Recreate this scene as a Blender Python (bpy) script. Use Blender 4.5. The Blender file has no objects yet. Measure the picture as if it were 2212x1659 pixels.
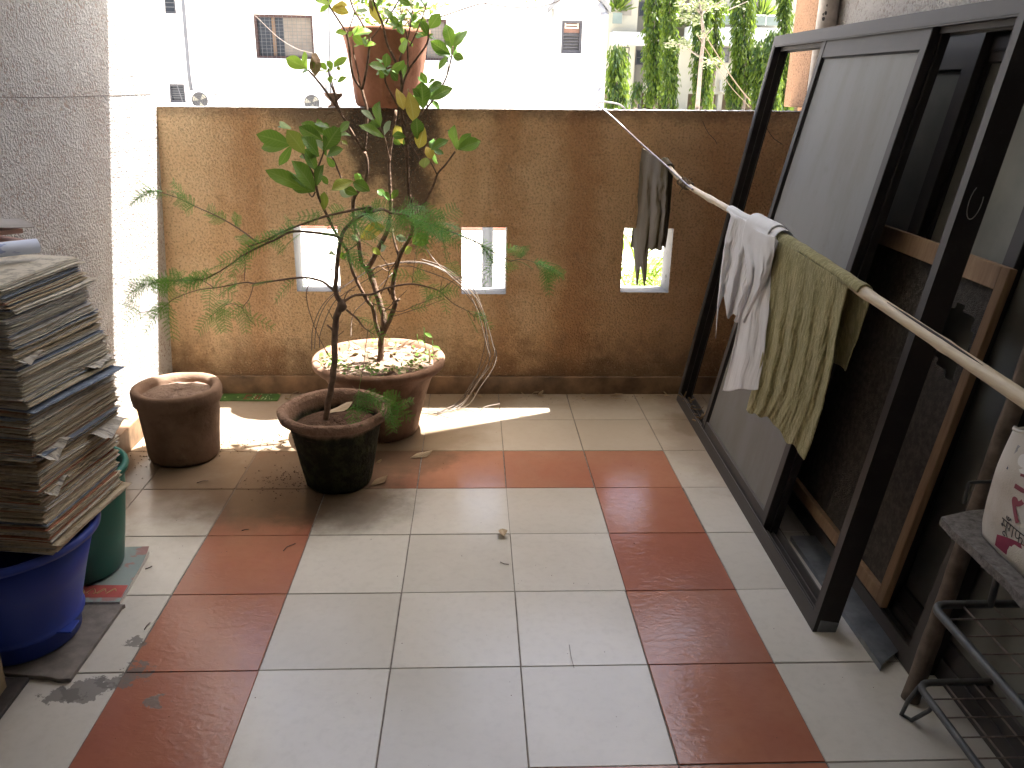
import bpy, bmesh, math, random
from mathutils import Vector, Matrix, noise
random.seed(7)
R = math.radians
sc = bpy.context.scene
C = sc.collection
rnd = random.uniform

# ------------------------------------------------------------------ camera
CAM = Vector((0.490335, -0.943983, 1.258347))
ROT = (1.22337571, -0.0178998812, -0.0435403719)
FPX = 1750.507
cd = bpy.data.cameras.new('camera'); cam = bpy.data.objects.new('camera', cd); C.objects.link(cam)
cam.location = CAM; cam.rotation_euler = ROT
cd.sensor_width = 36; cd.lens = FPX / 2212 * 36; cd.clip_start = 0.02; cd.clip_end = 800
sc.camera = cam
from mathutils import Euler
RM = Euler(ROT, 'XYZ').to_matrix()

def at(u, v, X=None, Y=None, Z=None):
    """point of the place seen at pixel (u,v) of the 2212x1659 photograph, on a plane X, Y or Z = const"""
    d = RM @ Vector(((u - 1106) / FPX, -(v - 829.5) / FPX, -1))
    if X is not None: t = (X - CAM.x) / d.x
    elif Y is not None: t = (Y - CAM.y) / d.y
    else: t = (Z - CAM.z) / d.z
    return CAM + d * t

# ------------------------------------------------------------------ mesh builder
class MB:
    def __init__(s): s.v = []; s.f = []; s.m = []; s.s = []; s.uv = {}
    def add(s, vs, fs, mi=0, smooth=False):
        b = len(s.v); s.v += [Vector(p) for p in vs]
        for f in fs: s.f.append([b + i for i in f]); s.m.append(mi); s.s.append(smooth)
        return b
    def box(s, a, b, mi=0, M=None):
        x0, y0, z0 = a; x1, y1, z1 = b
        vs = [Vector(p) for p in ((x0,y0,z0),(x1,y0,z0),(x1,y1,z0),(x0,y1,z0),(x0,y0,z1),(x1,y0,z1),(x1,y1,z1),(x0,y1,z1))]
        if M: vs = [M(p) if callable(M) else M @ p for p in vs]
        s.add(vs, [(3,2,1,0),(4,5,6,7),(0,1,5,4),(1,2,6,5),(2,3,7,6),(3,0,4,7)], mi)
    def quad(s, a, b, c, d, mi=0): s.add([a, b, c, d], [(0,1,2,3)], mi)
    def tube(s, pts, rad, n=6, mi=0, caps=True):
        pts = [Vector(p) for p in pts]
        if not hasattr(rad, '__len__'): rad = [rad] * len(pts)
        b0 = len(s.v); vs = []; fs = []
        t0 = (pts[1] - pts[0]).normalized(); up = Vector((0,0,1)) if abs(t0.z) < .9 else Vector((1,0,0))
        nx = t0.cross(up).normalized()
        for i, p in enumerate(pts):
            t = (pts[min(i+1, len(pts)-1)] - pts[max(i-1, 0)]).normalized()
            nx = (nx - t * nx.dot(t)).normalized(); ny = t.cross(nx)
            for k in range(n):
                a = 2 * math.pi * k / n
                vs.append(p + (nx * math.cos(a) + ny * math.sin(a)) * rad[i])
        for i in range(len(pts) - 1):
            for k in range(n):
                k2 = (k + 1) % n
                fs.append((i*n+k, i*n+k2, (i+1)*n+k2, (i+1)*n+k))
        if caps:
            fs.append(tuple(range(n))[::-1]); fs.append(tuple(range((len(pts)-1)*n, len(pts)*n)))
        s.add(vs, fs, mi, True)
    def lathe(s, prof, n=40, c=(0,0,0), mi=0, wob=0., fz=None, lobes=0, lobea=0.):
        c = Vector(c); vs = []; fs = []
        for i, (r, z) in enumerate(prof):
            for k in range(n):
                a = 2 * math.pi * k / n
                p = Vector((math.cos(a), math.sin(a), 0)) 
                rr = r * (1 + lobea * math.cos(lobes * a)) + (noise.noise(Vector((p.x*2.2, p.y*2.2, z*9)) + c*7) * wob + noise.noise(Vector((p.x*7, p.y*7, z*30)) + c*7) * wob * .5 if r > .001 else 0)
                zz = z + (fz(a, r) if fz else 0) + (noise.noise(p * 2 + Vector((0,0,z*5)) + c*3) * wob * .6)
                vs.append(c + Vector((p.x * rr, p.y * rr, zz)))
        for i in range(len(prof) - 1):
            for k in range(n):
                k2 = (k + 1) % n; fs.append((i*n+k, i*n+k2, (i+1)*n+k2, (i+1)*n+k))
        s.add(vs, fs, mi, True)
    def grid(s, fn, nu, nv, mi=0, smooth=True, uv=False):
        vs = [fn(i / nu, j / nv) for j in range(nv + 1) for i in range(nu + 1)]
        b = len(s.v)
        fs = [(j*(nu+1)+i, j*(nu+1)+i+1, (j+1)*(nu+1)+i+1, (j+1)*(nu+1)+i) for j in range(nv) for i in range(nu)]
        s.add(vs, fs, mi, smooth)
        if uv:
            k = b
            for j in range(nv + 1):
                for i in range(nu + 1): s.uv[k] = (i / nu, j / nv); k += 1

def obj(name, mb, mats, parent=None, bevel=0, seg=2, solid=0):
    me = bpy.data.meshes.new(name)
    me.from_pydata([tuple(v) for v in mb.v], [], mb.f)
    if not isinstance(mats, (list, tuple)): mats = [mats]
    for m in mats: me.materials.append(m)
    me.polygons.foreach_set('material_index', mb.m)
    me.polygons.foreach_set('use_smooth', mb.s)
    if mb.uv:
        l = me.uv_layers.new(name='UVMap')
        for lp in me.loops: l.data[lp.index].uv = mb.uv.get(lp.vertex_index, (0, 0))
    me.update()
    if bevel:
        bm = bmesh.new(); bm.from_mesh(me)
        bmesh.ops.remove_doubles(bm, verts=bm.verts, dist=1e-5)
        es = [e for e in bm.edges if len(e.link_faces) == 2 and e.calc_face_angle(0) > .5]
        bmesh.ops.bevel(bm, geom=es, offset=bevel, segments=seg, affect='EDGES', profile=.5, clamp_overlap=True)
        bm.to_mesh(me); bm.free()
    o = bpy.data.objects.new(name, me); C.objects.link(o)
    if parent: o.parent = parent
    if solid:
        md = o.modifiers.new('thick', 'SOLIDIFY'); md.thickness = solid; md.offset = 0
    return o

def tag(o, label, cat, group=None, kind=None):
    o['label'] = label; o['category'] = cat
    if group: o['group'] = group
    if kind: o['kind'] = kind
    return o
def struct(o): o['kind'] = 'structure'; return o
def thing(name, label, cat, loc=(0,0,0), rz=0, group=None):
    o = bpy.data.objects.new(name, None); C.objects.link(o); o.empty_display_size = .1
    o.location = loc; o.rotation_euler = (0, 0, rz)
    return tag(o, label, cat, group)
def locl(root, mb):
    """bring world-space vertices into the (moved/rotated) frame of a root empty"""
    Mi = (Matrix.Translation(root.location) @ root.rotation_euler.to_matrix().to_4x4()).inverted()
    mb.v = [Mi @ v for v in mb.v]; return mb
def part(name, mb, mats, root, **k): return obj(name, locl(root, mb), mats, root, **k)
def subpart(name, mb, mats, root, par, **k):
    return obj(name, locl(root, mb), mats, par, **k)

# ------------------------------------------------------------------ materials
class NT:
    def __init__(s, name):
        s.mat = bpy.data.materials.new(name); s.mat.use_nodes = True
        s.t = s.mat.node_tree; s.b = s.t.nodes['Principled BSDF']; s.out = s.t.nodes['Material Output']
    def n(s, typ, **kw):
        nd = s.t.nodes.new(typ)
        for k, v in kw.items():
            if k.startswith('i_'):
                key = k[2:].replace('_', ' ')
                nd.inputs[key].default_value = v
            else: setattr(nd, k, v)
        return nd
    def l(s, a, b): s.t.links.new(a, b)
    def sock(s, x, inp):
        if isinstance(x, bpy.types.NodeSocket): s.l(x, inp)
        else: inp.default_value = x
    def coord(s): 
        if not hasattr(s, '_tc'): s._tc = s.n('ShaderNodeTexCoord').outputs['Object']
        return s._tc
    def mapping(s, scale=(1,1,1), loc=(0,0,0), vec=None):
        m = s.n('ShaderNodeMapping'); s.l(vec or s.coord(), m.inputs['Vector'])
        m.inputs['Scale'].default_value = scale; m.inputs['Location'].default_value = loc
        return m.outputs['Vector']
    def noise(s, scale, detail=4, rough=.55, vec=None, dist=0):
        nd = s.n('ShaderNodeTexNoise'); s.l(vec or s.coord(), nd.inputs['Vector'])
        nd.inputs['Scale'].default_value = scale; nd.inputs['Detail'].default_value = detail; nd.inputs['Roughness'].default_value = rough
        nd.inputs['Distortion'].default_value = dist
        return nd.outputs['Fac']
    def vor(s, scale, feat='F1', vec=None):
        nd = s.n('ShaderNodeTexVoronoi', feature=feat); s.l(vec or s.coord(), nd.inputs['Vector']); nd.inputs['Scale'].default_value = scale
        return nd.outputs['Distance']
    def ramp(s, fac, stops):
        nd = s.n('ShaderNodeValToRGB'); s.l(fac, nd.inputs['Fac']); e = nd.color_ramp.elements
        while len(e) < len(stops): e.new(.5)
        for el, (p, c) in zip(e, stops):
            el.position = p; el.color = (c, c, c, 1) if not hasattr(c, '__len__') else (*c, 1)
        return nd.outputs['Color']
    def math(s, op, a, b=0., c=None, clamp=False):
        nd = s.n('ShaderNodeMath', operation=op, use_clamp=clamp)
        s.sock(a, nd.inputs[0]); s.sock(b, nd.inputs[1])
        if c is not None: s.sock(c, nd.inputs[2])
        return nd.outputs[0]
    def mix(s, fac, a, b, mode='MIX'):
        nd = s.n('ShaderNodeMix', data_type='RGBA', blend_type=mode)
        s.sock(fac, nd.inputs['Factor'])
        for x, i in ((a, 6), (b, 7)):
            if isinstance(x, bpy.types.NodeSocket): s.l(x, nd.inputs[i])
            else: nd.inputs[i].default_value = (*x, 1)
        return nd.outputs[2]
    def sstep(s, x, a, b):
        nd = s.n('ShaderNodeMapRange', interpolation_type='SMOOTHSTEP'); s.sock(x, nd.inputs['Value'])
        nd.inputs['From Min'].default_value = a; nd.inputs['From Max'].default_value = b
        return nd.outputs['Result']
    def blob(s, c, rad, wob=.12, sc_=6, scale=(1,1,1), soft=.45):
        """1 inside a ragged blob round c, 0 outside"""
        m = s.n('ShaderNodeVectorMath', operation='SUBTRACT'); s.l(s.coord(), m.inputs[0]); m.inputs[1].default_value = c
        m2 = s.n('ShaderNodeVectorMath', operation='MULTIPLY'); s.l(m.outputs[0], m2.inputs[0]); m2.inputs[1].default_value = scale
        ln = s.n('ShaderNodeVectorMath', operation='LENGTH'); s.l(m2.outputs[0], ln.inputs[0])
        d = s.math('ADD', ln.outputs['Value'], s.math('MULTIPLY', s.math('SUBTRACT', s.noise(sc_, 6, .65), .5), wob * 4))
        return s.math('SUBTRACT', 1., s.sstep(d, rad * soft, rad * 1.1))
    def bump(s, h, strength=.5, dist=.01, prev=None):
        nd = s.n('ShaderNodeBump'); nd.inputs['Strength'].default_value = strength; nd.inputs['Distance'].default_value = dist
        s.l(h, nd.inputs['Height'])
        if prev: s.l(prev, nd.inputs['Normal'])
        return nd.outputs['Normal']
    def fin(s, col=None, rough=.6, nrm=None, spec=.5, metal=0.):
        b = s.b
        if col is not None:
            if isinstance(col, bpy.types.NodeSocket): s.l(col, b.inputs['Base Color'])
            else: b.inputs['Base Color'].default_value = (*col, 1)
        s.sock(rough, b.inputs['Roughness'])
        if nrm: s.l(nrm, b.inputs['Normal'])
        b.inputs['Specular IOR Level'].default_value = spec; b.inputs['Metallic'].default_value = metal
        return s.mat

def simple(name, col, rough=.6, var=.18, scale=12, bump=0., bscale=60, metal=0., spec=.5, bdist=.003):
    m = NT(name); n = m.noise(scale, 5, .6)
    lo = tuple(c * (1 - var) for c in col); hi = tuple(min(1, c * (1 + var)) for c in col)
    c = m.ramp(n, [(.3, lo), (.7, hi)])
    nr = m.bump(m.noise(bscale, 4), bump, bdist) if bump else None
    return m.fin(c, rough, nr, spec, metal)

def roughcast(name, base, speck, dirt, gscale=110, bstr=1., dist=.006, dfac=.35):
    m = NT(name)
    g = m.noise(gscale, 3, .6); g2 = m.noise(gscale * .45, 3, .5)
    h = m.math('ADD', m.sstep(g, .38, .68), m.math('MULTIPLY', g2, .7))
    big = m.noise(2.2, 6, .65); mid = m.noise(14, 5, .6)
    c = m.mix(m.math('MULTIPLY', m.sstep(big, .42, .72), dfac), base, dirt)
    pits = m.math('MULTIPLY', m.math('SUBTRACT', 1., m.sstep(g, .37, .50)), m.sstep(mid, .32, .58))
    c = m.mix(m.math('MULTIPLY', pits, .8), c, speck)
    return m.fin(c, .92, m.bump(h, bstr, dist), .25)

M = {}
M['wall_white'] = roughcast('roughcast_grey_white', (.60, .59, .575), (.27, .19, .145), (.47, .41, .35))
M['wall_right'] = roughcast('roughcast_grey', (.50, .47, .44), (.25, .21, .18), (.36, .31, .27))
M['pillar'] = roughcast('roughcast_orange', (.52, .30, .175), (.22, .12, .08), (.5, .3, .18))

# parapet plaster: tan, rusty to the right with bounced-light falloff painted in, wet black stain under the tall pot
m = NT('stained_plaster')
co = m.coord(); sep = m.n('ShaderNodeSeparateXYZ'); m.l(co, sep.inputs[0]); px, pz = sep.outputs['X'], sep.outputs['Z']
g = m.noise(112, 3, .6); g2 = m.noise(48, 3, .5)
h = m.math('ADD', m.math('MULTIPLY', m.sstep(g, .34, .66), .8), m.math('MULTIPLY', g2, .9))
streak = m.noise(1., 5, .6, m.mapping((7, 7, .7)))
big = m.noise(1.9, 6, .62); mid = m.noise(9, 6, .68)
c = m.mix(m.sstep(big, .36, .68), (.88, .65, .40), (.80, .53, .29))
c = m.mix(m.math('MULTIPLY', m.sstep(streak, .45, .72), .34), c, (.60, .30, .125))
xr = m.sstep(m.math('ADD', px, m.math('MULTIPLY', m.math('SUBTRACT', big, .5), 1.6)), .0, 1.25)
c = m.mix(m.math('MULTIPLY', xr, .48), c, (.72, .40, .19))
for cx, w, amt in ((.92, .07, .5), (-.42, .05, .35), (.62, .05, .4), (1.55, .12, .45)):
    dx = m.math('ABSOLUTE', m.math('SUBTRACT', m.math('ADD', px, m.math('MULTIPLY', m.math('SUBTRACT', mid, .5), .3)), cx))
    c = m.mix(m.math('MULTIPLY', m.math('SUBTRACT', 1., m.sstep(dx, w * .2, w * 2.2)), amt), c, (.45, .175, .05))
spots = m.sstep(mid, .60, .74)
c = m.mix(m.math('MULTIPLY', spots, .7), c, (.22, .11, .05))
fine = m.noise(30, 6, .75); c = m.mix(m.math('MULTIPLY', m.sstep(fine, .55, .68), .42), c, (.24, .125, .06))
low = m.math('MULTIPLY', m.math('SUBTRACT', 1., m.sstep(m.math('ADD', pz, m.math('MULTIPLY', m.math('SUBTRACT', mid, .5), .5)), .06, .34)), .75)
c = m.mix(low, c, (.13, .065, .03))
st = m.blob((.16, 0, 1.15), .22, .08, 7, (1, 1, .66), .55); c = m.mix(m.math('MULTIPLY', st, .9), c, (.055, .043, .033))
st = m.blob((.25, 0, .88), .135, .07, 9, (1.3, 1, .5), .5); c = m.mix(m.math('MULTIPLY', st, .85), c, (.055, .043, .032))
st = m.blob((.0, 0, 1.17), .34, .05, 9, (1, 1, 2.6)); c = m.mix(m.math('MULTIPLY', st, .7), c, (.06, .045, .035))
top = m.math('MULTIPLY', m.sstep(m.math('ADD', pz, m.math('MULTIPLY', m.math('SUBTRACT', mid, .5), .16)), 1.13, 1.19), .5)
c = m.mix(top, c, (.09, .055, .035))
pits = m.math('SUBTRACT', 1., m.sstep(g, .34, .50)); c = m.mix(m.math('MULTIPLY', pits, .5), c, (.26, .14, .07)); knob = m.sstep(g, .58, .7); c = m.mix(m.math('MULTIPLY', knob, .35), c, (.88, .70, .48))  # stipple's hollow shade and knob highlights painted into the colour
M['plaster'] = m.fin(c, .88, m.bump(h, 1., .009), .3)

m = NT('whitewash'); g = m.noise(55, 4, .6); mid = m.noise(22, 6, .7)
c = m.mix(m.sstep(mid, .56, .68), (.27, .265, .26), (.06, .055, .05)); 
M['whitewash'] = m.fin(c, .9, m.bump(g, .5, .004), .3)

def tile(name, ca, cb, rough, ripple, rdist):
    m = NT(name)
    at_ = m.n('ShaderNodeAttribute', attribute_name='tint'); v = at_.outputs['Fac']
    n1 = m.noise(3.5, 5, .6); n2 = m.noise(42, 4, .6)
    c = m.mix(m.sstep(m.math('ADD', m.math('MULTIPLY', n1, .6), m.math('MULTIPLY', v, .4)), .3, .7), ca, cb)
    c = m.mix(m.math('MULTIPLY', m.sstep(n2, .45, .7), .15), c, tuple(x * .72 for x in ca))
    # trodden-in dirt and soil washed out of the pots
    dirt = (.055, .036, .026)
    for ctr, r, a in (((-.04, 1.60, 0), .40, .8), ((-.17, 1.52, 0), .36, .95), ((.2, 1.95, 0), .40, .75), ((-.60, 1.70, 0), .36, .85), ((-.28, 1.83, 0), .24, .55), ((-.5, 1.52, 0), .3, .4), ((.42, 2.33, 0), .3, .6), ((1.40, 2.05, 0), .16, .7), ((.28, 1.72, 0), .16, .45), ((.08, 1.38, 0), .24, .6)):
        c = m.mix(m.math('MULTIPLY', m.blob(ctr, r, .05, 11, (1, 1.15, 1)), a), c, dirt)
    for ctr, r in (((-.365, .545, 0), .05), ((-.275, .60, 0), .04), ((-.41, .53, 0), .035), ((-.31, .57, 0), .03), ((-.2, .5, 0), .025), ((-.32, .70, 0), .02)):
        c = m.mix(m.math('MULTIPLY', m.blob(ctr, r, .045, 24, (1, 1.5, 1), .95), .8), c, (.17, .16, .15))
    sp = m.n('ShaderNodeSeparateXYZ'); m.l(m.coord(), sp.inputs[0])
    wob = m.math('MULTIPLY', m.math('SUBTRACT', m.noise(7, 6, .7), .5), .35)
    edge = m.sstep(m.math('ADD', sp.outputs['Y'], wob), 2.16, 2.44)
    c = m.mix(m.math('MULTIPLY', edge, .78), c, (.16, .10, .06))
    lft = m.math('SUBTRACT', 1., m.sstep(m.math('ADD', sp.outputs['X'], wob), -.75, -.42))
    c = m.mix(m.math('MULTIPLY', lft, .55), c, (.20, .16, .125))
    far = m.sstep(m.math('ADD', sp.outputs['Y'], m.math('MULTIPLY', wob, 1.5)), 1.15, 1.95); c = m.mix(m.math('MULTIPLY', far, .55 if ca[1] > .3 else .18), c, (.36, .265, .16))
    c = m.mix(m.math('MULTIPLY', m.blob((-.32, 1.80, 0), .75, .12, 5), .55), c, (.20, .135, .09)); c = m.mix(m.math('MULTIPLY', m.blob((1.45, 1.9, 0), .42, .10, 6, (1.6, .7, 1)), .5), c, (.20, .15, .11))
    sc2 = m.noise(2.1, 5, .6); c = m.mix(m.math('MULTIPLY', m.sstep(sc2, .45, .75), .16), c, (.30, .255, .20))
    specks = m.vor(34); sm = m.math('MULTIPLY', m.math('SUBTRACT', 1., m.sstep(specks, .02, .05)), m.sstep(m.noise(6, 2), .5, .6))
    c = m.mix(sm, c, (.75, .73, .7) if ripple > .3 else (.1, .08, .06))
    rp = m.noise(1., 5, .55, m.mapping((38, 62, 38)), .8)
    rgh = m.math('ADD', m.math('MULTIPLY', m.noise(16, 5, .65), .22), rough - .1)
    nr = m.bump(rp, ripple, rdist)
    return m.fin(c, rgh, nr, .5)
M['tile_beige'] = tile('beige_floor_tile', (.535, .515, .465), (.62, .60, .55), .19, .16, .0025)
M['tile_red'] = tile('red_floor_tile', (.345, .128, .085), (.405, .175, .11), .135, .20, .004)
M['grout'] = simple('dark_grout', (.15, .13, .115), .9, .5, 40)
M['skirt'] = simple('skirting_tile', (.20, .12, .065), .6, .6, 9, .4, 30)
M['ceil'] = simple('ceiling_paint', (.74, .73, .71), .9, .06, 3)
M['backwall'] = simple('back_wall_paint', (.07, .065, .06), .9, .1, 3)
M['ground'] = simple('pale_concrete_ground', (.56, .53, .47), .95, .15, 1.5, .3, 30)

def clay(name, ca, cb, moss=0., soilband=True):
    m = NT(name); n1 = m.noise(9, 6, .65); n2 = m.noise(60, 4, .6); n3 = m.noise(22, 6, .7)
    c = m.mix(m.sstep(n1, .35, .65), ca, cb)
    c = m.mix(m.math('MULTIPLY', m.sstep(n3, .55, .72), .5), c, tuple(x * .35 for x in ca))
    c = m.mix(m.math('MULTIPLY', m.sstep(m.noise(5, 5, .7), .6, .75), .35), c, (.42, .36, .30))
    if moss:
        sp = m.n('ShaderNodeSeparateXYZ'); m.l(m.coord(), sp.inputs[0])
        k = m.math('MULTIPLY', m.math('SUBTRACT', 1., m.sstep(m.math('ADD', sp.outputs['Z'], m.math('MULTIPLY', n3, .03)), .225, .25)), moss)
        mc = m.mix(m.sstep(n3, .4, .7), (.022, .022, .013), (.06, .062, .028))
        c = m.mix(k, c, mc)
    return m.fin(c, .9, m.bump(m.math('ADD', n2, m.math('MULTIPLY', n3, 1.4)), .55 + moss * .45, .004 + moss * .006), .25)
M['clay_grey'] = clay('weathered_clay', (.165, .105, .072), (.23, .15, .105))
M['clay_moss'] = clay('mossy_clay', (.24, .145, .10), (.31, .20, .14), 1.)
M['clay_big'] = clay('pale_weathered_clay', (.19, .11, .07), (.28, .17, .115))
M['clay_red'] = clay('terracotta', (.22, .095, .055), (.285, .13, .08))
m = NT('potting_soil'); n1 = m.noise(28, 7, .7); n2 = m.noise(110, 4, .6)
M['soil'] = m.fin(m.ramp(n1, [(.3, (.05, .028, .018)), (.65, (.13, .08, .055))]), .98, m.bump(m.math('ADD', n1, m.math('MULTIPLY', n2, .5)), 1., .012), .1)
m = NT('dry_soil'); n1 = m.noise(28, 7, .7); n2 = m.noise(110, 4, .6)
M['soil_dry'] = m.fin(m.ramp(n1, [(.3, (.14, .09, .065)), (.65, (.26, .19, .15))]), .98, m.bump(m.math('ADD', n1, m.math('MULTIPLY', n2, .5)), 1., .014), .1)

def leafmat(name, a, b, vein, tr=.35, rough=.38, veins=True):
    m = NT(name); geo = m.n('ShaderNodeNewGeometry'); ri = geo.outputs['Random Per Island']
    c = m.mix(ri, a, b)
    c = m.mix(m.math('MULTIPLY', m.sstep(m.noise(30, 4), .55, .7), .25), c, tuple(x * .6 for x in a))
    nrm = None
    if veins:
        uv = m.n('ShaderNodeTexCoord').outputs['UV']; sp = m.n('ShaderNodeSeparateXYZ'); m.l(uv, sp.inputs[0])
        au = m.math('ABSOLUTE', m.math('SUBTRACT', sp.outputs['X'], .5))
        w = m.math('SINE', m.math('MULTIPLY', m.math('SUBTRACT', sp.outputs['Y'], m.math('MULTIPLY', au, .38)), 62.))
        lv = m.math('MULTIPLY', m.sstep(w, .72, 1.), .55)
        mv = m.math('SUBTRACT', 1., m.sstep(au, .02, .06))
        vv = m.math('MAXIMUM', lv, mv); c = m.mix(m.math('MULTIPLY', vv, .55), c, vein)
        nrm = m.bump(w, .18, .002)
    m.fin(c, rough, nrm, .4)
    t = m.n('ShaderNodeBsdfTranslucent'); m.l(m.mix(.35, c, (.35, .5, .05)), t.inputs['Color'])
    ms = m.n('ShaderNodeMixShader'); ms.inputs[0].default_value = tr
    m.l(m.b.outputs[0], ms.inputs[1]); m.l(t.outputs[0], ms.inputs[2]); m.l(ms.outputs[0], m.out.inputs['Surface'])
    return m.mat
M['leaf'] = leafmat('glossy_green_leaf', (.05, .135, .018), (.115, .225, .035), (.24, .33, .12))
M['leaf_lime'] = leafmat('lime_leaf', (.16, .30, .03), (.24, .38, .05), (.34, .44, .12), .45)
M['leaf_yellow'] = leafmat('yellow_leaf', (.45, .30, .05), (.55, .40, .09), (.6, .5, .2), .4, .55)
M['leaf_pale'] = leafmat('leaf_underside', (.27, .36, .24), (.38, .45, .34), (.42, .48, .36), .3, .6)
M['leaf_dead'] = leafmat('dead_leaf', (.20, .12, .06), (.30, .20, .12), (.35, .26, .17), .15, .8)
M['leaf_dry'] = leafmat('dry_pale_leaf', (.38, .28, .17), (.46, .36, .25), (.52, .44, .34), .15, .8)
M['acacia'] = leafmat('acacia_leaflet', (.055, .20, .04), (.13, .36, .075), (0, 0, 0), .4, .5, False)
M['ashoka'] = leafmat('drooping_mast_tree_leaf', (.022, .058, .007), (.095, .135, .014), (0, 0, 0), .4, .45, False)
M['ashoka_inner'] = leafmat('mast_tree_shaded_leaf', (.010, .03, .005), (.022, .05, .008), (0, 0, 0), .2, .5, False)  # same leaf darkened: shade inside the crown put into its colour
M['dusty_leaf'] = leafmat('dusty_pale_leaf', (.09, .10, .06), (.17, .175, .12), (0, 0, 0), .3, .6, False)
M['palm'] = leafmat('palm_leaflet', (.10, .20, .025), (.30, .36, .06), (0, 0, 0), .4, .45, False)
M['weed'] = leafmat('small_weed_leaf', (.06, .14, .02), (.12, .24, .04), (0, 0, 0), .4, .5, False)
M['bark'] = simple('brown_bark', (.145, .095, .065), .9, .45, 60, .9, 90, 0, .2, .006)
M['bark_pale'] = simple('pale_smooth_bark', (.23, .16, .12), .85, .3, 50, .6, 110, 0, .2, .004)
M['twig'] = simple('dark_twig', (.07, .042, .035), .85, .3, 80)
M['trunk_far'] = simple('far_trunk_bark', (.19, .155, .13), .9, .25, 10)
M['wire'] = simple('cable_sheath', (.15, .115, .09), .5, .15, 20)

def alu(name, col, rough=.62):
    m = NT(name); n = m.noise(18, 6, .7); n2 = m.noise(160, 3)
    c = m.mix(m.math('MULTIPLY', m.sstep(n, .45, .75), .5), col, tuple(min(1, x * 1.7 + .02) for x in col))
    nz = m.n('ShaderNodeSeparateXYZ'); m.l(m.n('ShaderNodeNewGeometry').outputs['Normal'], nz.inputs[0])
    du = m.math('MULTIPLY', m.sstep(nz.outputs['Z'], .06, .22), m.math('ADD', .55, m.math('MULTIPLY', n, .5)))   # dust plus caught light, put into the colour of faces tilting upwards
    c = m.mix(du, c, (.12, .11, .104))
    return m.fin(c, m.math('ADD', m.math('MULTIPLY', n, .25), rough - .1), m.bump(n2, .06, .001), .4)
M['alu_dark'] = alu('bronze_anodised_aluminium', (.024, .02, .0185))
M['alu_black'] = alu('blackened_aluminium', (.018, .015, .014), .5)
M['alu_bare'] = simple('dull_bare_aluminium', (.23, .25, .27), .4, .35, 14, .2, 60, .6)
m = NT('frosted_glass'); n = m.noise(1., 6, .65, m.mapping((9, 9, 1.6))); n2 = m.noise(24, 5, .7)
c = m.mix(m.math('MULTIPLY', m.sstep(n, .4, .7), .7), (.215, .215, .205), (.18, .168, .148)); c = m.mix(m.math('MULTIPLY', m.sstep(n2, .55, .75), .25), c, (.135, .125, .108))
M['frosted'] = m.fin(c, .72, m.bump(m.noise(300, 2), .12, .001), .5)
m = NT('dusty_dark_glass'); n = m.noise(3, 5, .6)
M['dark_glass'] = m.fin(m.mix(m.sstep(n, .4, .7), (.17, .17, .15), (.24, .235, .205)), .65, None, .3)
m = NT('insect_mesh')
mp = m.coord(); w1 = m.noise(60, 4, .7); n2 = m.noise(380, 2)
M['mesh'] = m.fin(m.mix(m.sstep(w1, .35, .7), (.055, .048, .041), (.10, .088, .074)), .95, m.bump(n2, 1., .003), .15)
m = NT('pine_batten'); gr = m.noise(1., 6, .6, m.mapping((60, 60, 5))); 
M['batten'] = m.fin(m.ramp(gr, [(.3, (.21, .125, .068)), (.7, (.31, .205, .12))]), .75, m.bump(gr, .3, .002), .25)
m = NT('bamboo'); gr = m.noise(1., 6, .65, m.mapping((120, 6, 120))); n = m.noise(9, 5, .7)
c = m.ramp(gr, [(.3, (.52, .42, .28)), (.7, (.70, .61, .46))]); c = m.mix(m.math('MULTIPLY', m.sstep(n, .56, .75), .5), c, (.24, .19, .14))
M['bamboo'] = m.fin(c, .5, m.bump(gr, .2, .001), .4)
M['old_wood'] = simple('weathered_pole_wood', (.13, .10, .078), .85, .4, 25, .5, 50)
M['steel'] = simple('galvanised_rod', (.27, .25, .25), .5, .25, 40, 0, 60, .7)
M['rack'] = simple('grey_green_rack_paint', (.075, .078, .076), .5, .35, 25, .2, 60)
M['rust'] = simple('rusty_wire', (.14, .11, .09), .6, .4, 60)
M['twine'] = simple('coir_twine', (.20, .145, .095), .95, .4, 90)
m = NT('stone_slab'); n = m.noise(70, 5, .7); 
M['slab'] = m.fin(m.ramp(n, [(.3, (.10, .093, .085)), (.7, (.26, .245, .23))]), .95, m.bump(n, 1., .006), .2)

def cloth(name, a, b, bs=260, bstr=.5, bd=.002, crink=0.):
    m = NT(name); n = m.noise(11, 5, .65); w = m.noise(bs, 3, .6)
    c = m.mix(m.sstep(n, .35, .68), a, b); h = w
    if crink: 
        cr = m.noise(1., 5, .62, m.mapping((55, 105, 26)), 1.6); h = m.math('ADD', m.math('MULTIPLY', w, .35), m.math('MULTIPLY', cr, crink))
        c = m.mix(m.math('MULTIPLY', m.sstep(cr, .42, .62), .55), tuple(x * .62 for x in a), c)
    m.fin(c, .95, m.bump(h, bstr, bd), .15)
    m.b.inputs['Sheen Weight'].default_value = .25
    t = m.n('ShaderNodeBsdfTranslucent'); m.l(c, t.inputs['Color']); ms = m.n('ShaderNodeMixShader'); ms.inputs[0].default_value = .22
    m.l(m.b.outputs[0], ms.inputs[1]); m.l(t.outputs[0], ms.inputs[2]); m.l(ms.outputs[0], m.out.inputs['Surface'])
    return m.mat
M['cloth_olive'] = cloth('olive_grey_flannel', (.085, .07, .038), (.125, .10, .06))
M['cloth_white'] = cloth('white_cotton_rag', (.79, .795, .80), (.85, .855, .86), 320, .25, .001)
M['cloth_green'] = cloth('crinkled_olive_towel', (.60, .55, .27), (.74, .69, .40), 300, .8, .006, 1.)

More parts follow.
